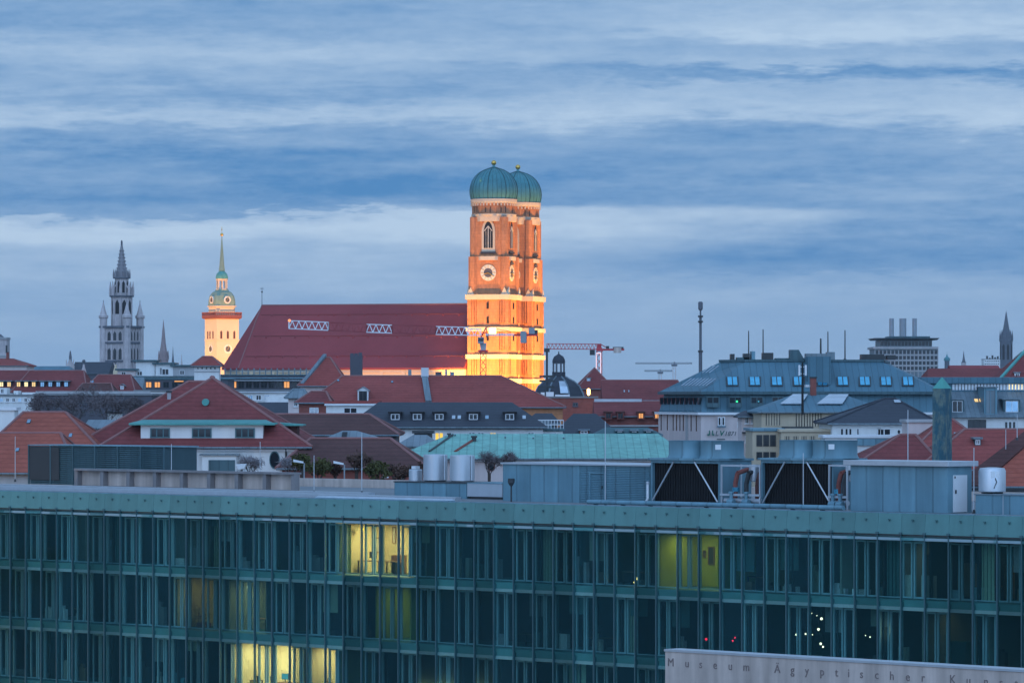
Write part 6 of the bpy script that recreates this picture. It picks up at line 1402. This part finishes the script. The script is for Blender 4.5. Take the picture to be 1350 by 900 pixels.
# --- beige flats with solar panels
h = House('beige_flats', 'beige block of flats with vertical window strips, grey hipped roof and solar panels', 'building', 1004, 1168, 542, 520, 425, 18, 48, 44, wall='beige_wall', roof='slate_blue', ridge=False)
for u, v, w, hh, n in ((1019, 552, 21, 19, 6), (1066, 553, 36, 20, 10)):
    x, z = h.loc(u, v); kk = h.px(); f = B(); frame_box(f, x - w / 2 * kk, x + w / 2 * kk, z - hh / 2 * kk, z + hh / 2 * kk, .08, -.05, .03)
    for i in range(1, n): q = x - w / 2 * kk + w * kk * i / n; f.box(q - .09, q + .09, -.045, .02, z - hh / 2 * kk + .085, z + hh / 2 * kk - .085)
    o = f.build('window', 'beige_wall', h.t); B().box(x - w / 2 * kk + .05, x + w / 2 * kk - .05, -.02, .01, z - hh / 2 * kk + .05, z + hh / 2 * kk - .05).build('pane', 'pane_dark', o)
h.window(1100, 557, 10, 21, 'pane_blue', 'frame_teal', bars=0); h.band(1030, 1072, 562, 567, 'metal_dark', -.5, -.42, 'balcony_rail')
for u in (1041,): x, y, z = h.onroof(u, 529); 
for u, w in ((1041, 28), (1092, 34)):
    x, y, z = h.onroof(u, 530); sl = Vector((0, h.d / 2, h.zr - h.ze)).normalized(); nn = Vector((0, -sl.z, sl.y)); c = Vector((x, y, z)) + nn * .25; wx = w * h.px() / 2; ll = 3.2; ex = Vector((1, 0, 0))
    B().slab([c - ex * wx - sl * ll * .6, c + ex * wx - sl * ll * .6, c + ex * (wx + 1.0) + sl * ll, c - ex * (wx - 1.6) + sl * ll], .08).build('solar_panel', 'pane_white', h.t)
h.chimney(1072, 498, 8, 22, 'brick_dark', 1.0); 
h = House('beige_flats', 'lower beige wing with three rows of dark shutters left of the beige block', 'building', 992, 1032, 568, None, 405, 12, wall='beige_wall', roof='metal_blue')
for r_ in range(2):
    for i in range(3): h.window(1001 + i * 9.0, 580.5 + r_ * 20, 7.6, 15 if r_ == 0 else 10, 'pane_dark', 'metal_dark', False, 3)
h = House('beige_flats', 'flat beige storey with a long balcony behind the twin fan drums', 'building', 1030, 1152, 569, None, 402, 10, wall='beige_wall', roof='beige_wall')
for i in range(4): h.window(1038 + i * 11, 578, 9, 9, 'pane_dark', 'beige_wall', False, 3)
h = House('dark_eaves_house', 'narrow dark roofed house with an orange lamp between the lettered wall and the beige block', 'house', 978, 1012, 548, 541, 440, 8, 6, 0, wall='pink_wall', roof='slate', ridge=False)
h.window(984.5, 554, 4.5, 8); h.window(992, 554, 3.5, 8); h.window(985, 578, 5, 9); h.band(978, 994, 569, 571, 'metal_dark', -.5, name='balcony_slab'); h.window(1000, 555, 5, 7, 'lit_orange', 'metal_dark')
t = thing('antenna_mast', 'dark antenna mast with two white panels on the grey roof of the beige flats', 'mast', (X(1058, 415), 415, Z(546, 415))); z0 = Z(546, 415); kk = 415 / F
B().tube((0, 0, 0), (0, 0, Z(478, 415) - z0), .13, .09).build('pole', 'metal_black', t); 
for s in (-1, 1): B().box(s * 4.2 * kk - 1.3 * kk, s * 4.2 * kk + 1.3 * kk, -.2, .1, Z(495, 415) - z0, Z(481, 415) - z0).build('panel', 'white_paint', t, bevel=.03)
b = B().box(-5 * kk, 5 * kk, -.04, .04, Z(484, 415) - z0, Z(483, 415) - z0).box(-5 * kk, 5 * kk, -.04, .04, Z(493, 415) - z0, Z(492, 415) - z0).lathe([(.02, Z(511, 415) - z0), (.3, Z(510, 415) - z0), (.3, Z(507, 415) - z0)], 12, 6 * kk, 0); b.build('brackets', 'metal_light', t)
# --- white house with dark hip
h = House('white_house', 'white house with dark brown hipped roof behind the right cooling unit', 'house', 1097, 1232, 557, 525.5, 400, 17, 78, 40, wall='white_wall', roof='slate')
for u, w in ((1110, 4), (1116, 4), (1121, 4), (1131, 3)): h.window(u, 570, w, 11, 'pane_dark', 'white_paint', False, 0)
h.window(1165.5, 570, 18, 11); h.window(1158.5, 570, 5, 11, bars=0); h.window(1185, 569, 4, 6, 'pane_dark', 'white_paint', round_=True); h.window(1195.5, 571, 5, 11, bars=0)
h.skylight(1183, 530, 10, 4, 'pane_white')
h = House('balcony_block', 'low white balcony wall in front of the white house', 'building', 1088, 1190, 577, None, 392, 6, wall='white_wall', roof='white_paint')
for u0, u1, v in ((1130, 1188, 577.5),): h.band(u0, u1, 578, 587, 'metal_blue', -.2)
h = House('pale_side_wing', 'plain pale pink gable block between the white house and the obelisk', 'building', 1197, 1236, 556.5, None, 385, 6, wall='pink_wall', roof='grey_wall')
# --- right: zinc mansard with dormers
h = House('zinc_mansard_row', 'long zinc mansard row with white dormers and a lit attic strip at the right edge', 'building', 1180, 1420, 548.5, 497, 540, 26, 0, 0, wall='white_wall', roof='zinc', ridge=False)
for u, w, p in ((1262, 18, 'pane_dark'), (1334, 22, 'pane_blue')): h.dormer(u, 535.5, w, 17, p, 'zinc_dark', 'zinc', 'white_paint', flat=True)
h.dormer(1306, 529, 17, 36, 'zinc', 'metal_blue', 'zinc', 'metal_blue', flat=True)
for u in (1287, 1293.5): h.skylight(u, 528.5, 5.5, 4.5, 'lit_warm')
for u, w in ((1222, 9), (1198, 9)): h.skylight(u, 533, w, 6, 'pane_white')
x0, y0, z0 = h.onroof(1200, 515); x1, _, _ = h.onroof(1400, 515); zt3 = z0 + 10 * h.px()
o = B().box(x0, x1, y0 - .4, h.d / 2 + 5, z0 - .2, zt3).build('attic_strip', 'slate_blue', h.t)
B().box(x0 - .4, x1, y0 - .8, h.d / 2 + 5.4, zt3 + .003, zt3 + .75).build('attic_roof', 'slate_blue', o)
for i in range(26):
    u = 1257 + i * 4.2; x, z = h.loc(u, 507.5, y0 - .4); 
    if u < 1362: B().box(x - .15, x + .15, y0 - .45, y0 - .403, z0 + .1, zt3 - .08).build('mullion', 'white_paint', o)
for u0, u1, p in ((1257, 1327, 'pane_dark'), (1327, 1342, 'lit_pale'), (1342, 1362, 'lit_pale')):
    xa, _ = h.loc(u0, 507, y0 - .4); xb, _ = h.loc(u1, 507, y0 - .4); B().box(xa, xb - .03, y0 - .43, y0 - .401, z0 + .15, zt3 - .12).build('window', p, o)
h.window(1288, 559, 24, 12, 'pane_dark', 'metal_dark', False, 2)
for i in range(3): h.window(1326.5 + i * 5.2, 560, 4.2, 9, 'pane_dark', 'white_paint', False, 0)
h = House('long_red_house', 'long dark red roof on the right skyline below the far needle spired tower', 'house', 1226, 1332, 500, 485.5, 720, 16, 4, 0, wall='brick_dark', roof='tile_dark', ridge=False)
h = House('long_red_house', 'pale red low roof on the skyline behind the long dark red one', 'house', 1256, 1320, 490, 481.5, 900, 14, 0, 0, wall='pink_wall', roof='tile_far', ridge=False)
h = House('steep_red_house', 'steep red roof with green copper verge cut off by the right edge', 'house', 1322, 1430, 499, 452, 650, 14, 46, 40, wall='brick_dark', roof='tile_dark', ridge=False)
B().tube((-.4, -.4, h.ze), (h.iL, 7, h.zr), .3, .3, 5).build('copper_verge', 'copper_plain', h.t); h.dormer(1341, 494.5, 7, 6, 'pane_dark', 'white_paint', flat=True)
t = thing('onion_roof', 'pale green curved copper roof cut off by the right edge behind the steep red roof', 'roof', (X(1366, 760), 760, 0)); B().lathe([(4.0, 0), (4.0, Z(486, 760)), (4.4, Z(484, 760)), (4.0, Z(472, 760)), (2.8, Z(464, 760)), (1.2, Z(459, 760)), (.1, Z(452, 760))], 16).build('shell', 'copper_plain', t, smooth=True)
# --- red roofs at lower right
h = House('red_roof_house', 'red tiled gable roof right behind the obelisk', 'house', 1190, 1330, 612, 553, 372, 18, 66, 58, wall='pink_wall', roof='tile_red')
h.skylight(1259, 573, 3, 4, 'pane_white')
h = House('red_roof_house', 'purple-red tiled hipped roof just left of the obelisk above the big shed', 'house', 1125, 1240, 618, 573, 352, 16, 72, 20, wall='pink_wall', roof='tile_dark')
h = House('red_roof_house', 'long red roof with a dark dormer right of the obelisk', 'house', 1215, 1420, 618, 566, 350, 18, 70, 0, wall='pink_wall', roof='tile_red')
h.dormer(1289, 583, 8, 9, 'pane_dark', 'zinc_dark', flat=True)
h = House('orange_roof_house', 'steep orange-red roof with broad grey-brown verge at the right edge', 'house', 1268, 1480, 640, 545, 318, 20, 120, 0, wall='grey_wall', roof='tile_orange', yaw=R(-8))
b = B().slab([(-.6, -.6, h.ze + .05), (1.4, -.6, h.ze + .05), (h.iL + .4, h.d / 2, h.zr + .2), (h.iL - .6, h.d / 2, h.zr + .2)], .15); b.build('verge', 'tile_brown', h.t)
h.band(1268, 1480, 641, 646, 'metal_dark', -.5)
for u, v0, v1, la in ((1326, 566, 596, 'thin rod on the verge of the orange-red roof, lower one'), (1341, 546, 580, 'thin rod on the verge of the orange-red roof, upper one')): rod(u, v0, v1, 322, la, .035, base=0)

# ================================================================== shrubs and bare trees
def leafy(name, label, cat, u, Yt_, vtop, vbase_z, w, leaf, n, group, seed, bare=False, z_base=0.0):
    rr = random.Random(seed); k = Yt_ / F; t = thing(name, label, cat, (X(u, Yt_), Yt_, z_base), rr.uniform(0, 6), group); H = Z(vtop, Yt_) - z_base; rad = w * k / 2
    b = B(); tips = []
    def grow(p, d, L, r, dep):
        q = p + d * L; b.tube(p, q, r, r * .65, 5)
        if dep == 0: tips.append(q); return
        for i in range(rr.choice([2, 3, 3])):
            nd = (d + Vector((rr.uniform(-1, 1), rr.uniform(-1, 1), rr.uniform(-.15, .7))) * .75).normalized(); grow(p + d * L * rr.uniform(.55, 1), nd, L * rr.uniform(.6, .8), r * .55, dep - 1)
        tips.append(q)
    h0 = max(.3, H - rad * 2.1)
    b.tube((0, 0, 0), (0, 0, h0), .16, .12, 6)
    for i in range(4): grow(Vector((0, 0, h0 - .2)), Vector((rr.uniform(-.7, .7), rr.uniform(-.7, .7), 1)).normalized(), rad * .85, .06 if not bare else .045, 4 if bare else 3)
    b.build('trunk', 'bark', t)
    c = B(); cz = H - rad * 1.1
    for i in range(n):
        p = rr.choice(tips); p = p + Vector((rr.gauss(0, rad * .13), rr.gauss(0, rad * .13), rr.gauss(0, rad * .13)))
        s = rr.uniform(.07, .16) if not bare else rr.uniform(.15, .4); a = Vector((rr.uniform(-1, 1), rr.uniform(-1, 1), rr.uniform(-1, 1))).normalized() * s; e = a.orthogonal().normalized() * (s * rr.uniform(.4, .8) if not bare else .018 if rad < 1.2 else .03)
        c.add([p - a, p + e, p + a, p - e], [(0, 1, 2, 3)])
    if n: c.build('crown', leaf, t)
    return t
SH = 'shrubs behind the office roof'
for i, (u, vt, w, lf, n, la) in enumerate([(398, 594, 26, 'leaf_olive', 900, 'olive green shrub left of the two slim lamp posts'), (420, 600, 30, 'leaf_olive', 1100, 'broad olive shrub between the two slim lamp posts'), (442, 604, 24, 'leaf_brown', 600, 'reddish brown shrub beside the right slim lamp post'), (470, 590, 30, 'leaf_brown', 700, 'tall thin reddish bush right of the right lamp post'), (497, 603, 34, 'leaf_olive', 1000, 'dark olive shrub in the middle of the brown roof'), (523, 608, 30, 'leaf_brown', 700, 'brown shrub left of the small round vent'), (545, 606, 22, 'leaf_brown', 400, 'sparse brown bush behind the small round vent')]):
    leafy('shrub', la, 'shrub', u, 306 + (i % 3) * 3, vt, 0, w, lf, n, SH, 40 + i)
for i, (u, vt, w, la) in enumerate([(330, 598, 30, 'bare grey twiggy bush before the white wall of the large hipped house'), (385, 598, 26, 'bare twiggy bush at the right corner of the large hipped house'), (645, 592, 30, 'bare branching tree before the pink wall above the long shed'), (672, 594, 22, 'smaller bare tree right of the branching one above the long shed'), (60, 518, 40, 'bare treetop over the pale block at left'), (100, 512, 50, 'wide bare treetop over the dark flat block'), (140, 516, 46, 'bare treetop left of the small white roof hut'), (180, 522, 36, 'bare treetop beside the slope of the large hipped house')]):
    leafy('bare_tree', la, 'tree', u, 318 if u > 200 else 470 + i * 8, vt, 0, w, 'leaf_pale' if u in (330, 385) else 'twig', 700 if u > 200 else 1500, 'bare winter trees among the roofs', 70 + i, True)
for i in range(9):
    rr_ = random.Random(300 + i); yy = 188 + i * 15; xx = -66 - rr_.uniform(0, 14)
    leafy('street_tree', 'bare leafed street tree in a row left of the office building', 'tree', 675 + xx / yy * F, yy, HV + (30 - rr_.uniform(18, 23)) * F / yy, 0, 9 * F / yy, 'leaf_olive', 1500, 'street trees left of the office building', 200 + i)
for i in range(3):
    yy = 205 + i * 40; t = thing('street_lamp', 'warm street lamp among the street trees left of the office building', 'lamp post', (-60, yy, 0), 0, 'street lamps left of the office building')
    B().tube((0, 0, 0), (0, 0, 8.6), .1, .07).build('pole', 'lamp_grey', t); B().ball((0, 0, 8.8), .2, 12, 8).build('globe', 'lamp_warm', t, smooth=True)
    ld = bpy.data.lights.new('lamp', 'POINT'); ld.energy = 5000; ld.color = (1, .7, .3); ld.shadow_soft_size = .2; lo = bpy.data.objects.new('lamp', ld); C.objects.link(lo); lo.location = (-60.8, yy, 8.8)
t = thing('roof_sail', 'small white boat shaped roof light in front of the large hipped house', 'roof light', (X(318, 305), 305, 0)); k = 305 / F
B().loft([[(-7 * k, 0, Z(612, 305)), (7 * k, 0, Z(611, 305)), (4 * k, 0, Z(618, 305)), (-5 * k, 0, Z(619, 305))], [(-7 * k, 1, Z(612, 305)), (7 * k, 1, Z(611, 305)), (4 * k, 1, Z(618, 305)), (-5 * k, 1, Z(619, 305))]]).build('shell', 'white_paint', t, bevel=.02); B().tube((0, .5, 0), (0, .5, Z(618, 305)), .08).build('post', 'lamp_grey', t)

# ================================================================== the air
hz = B().box(-4200, 4200, -200, 4300, -3.2, 112).build('haze', 'ground')
hm = bpy.data.materials.new('haze'); hm.use_nodes = True; hm.node_tree.nodes.clear(); ht = NT(hm.node_tree)
ho = ht.n('ShaderNodeOutputMaterial'); hv = ht.n('ShaderNodeVolumePrincipled'); hv.inputs['Color'].default_value = (0.86, 0.93, 1.0, 1); hv.inputs['Density'].default_value = 0.00004; hv.inputs['Anisotropy'].default_value = 0.2
ht.l(hv.outputs[0], ho.inputs['Volume']); hz.data.materials.clear(); hz.data.materials.append(hm); struct(hz, 'stuff')
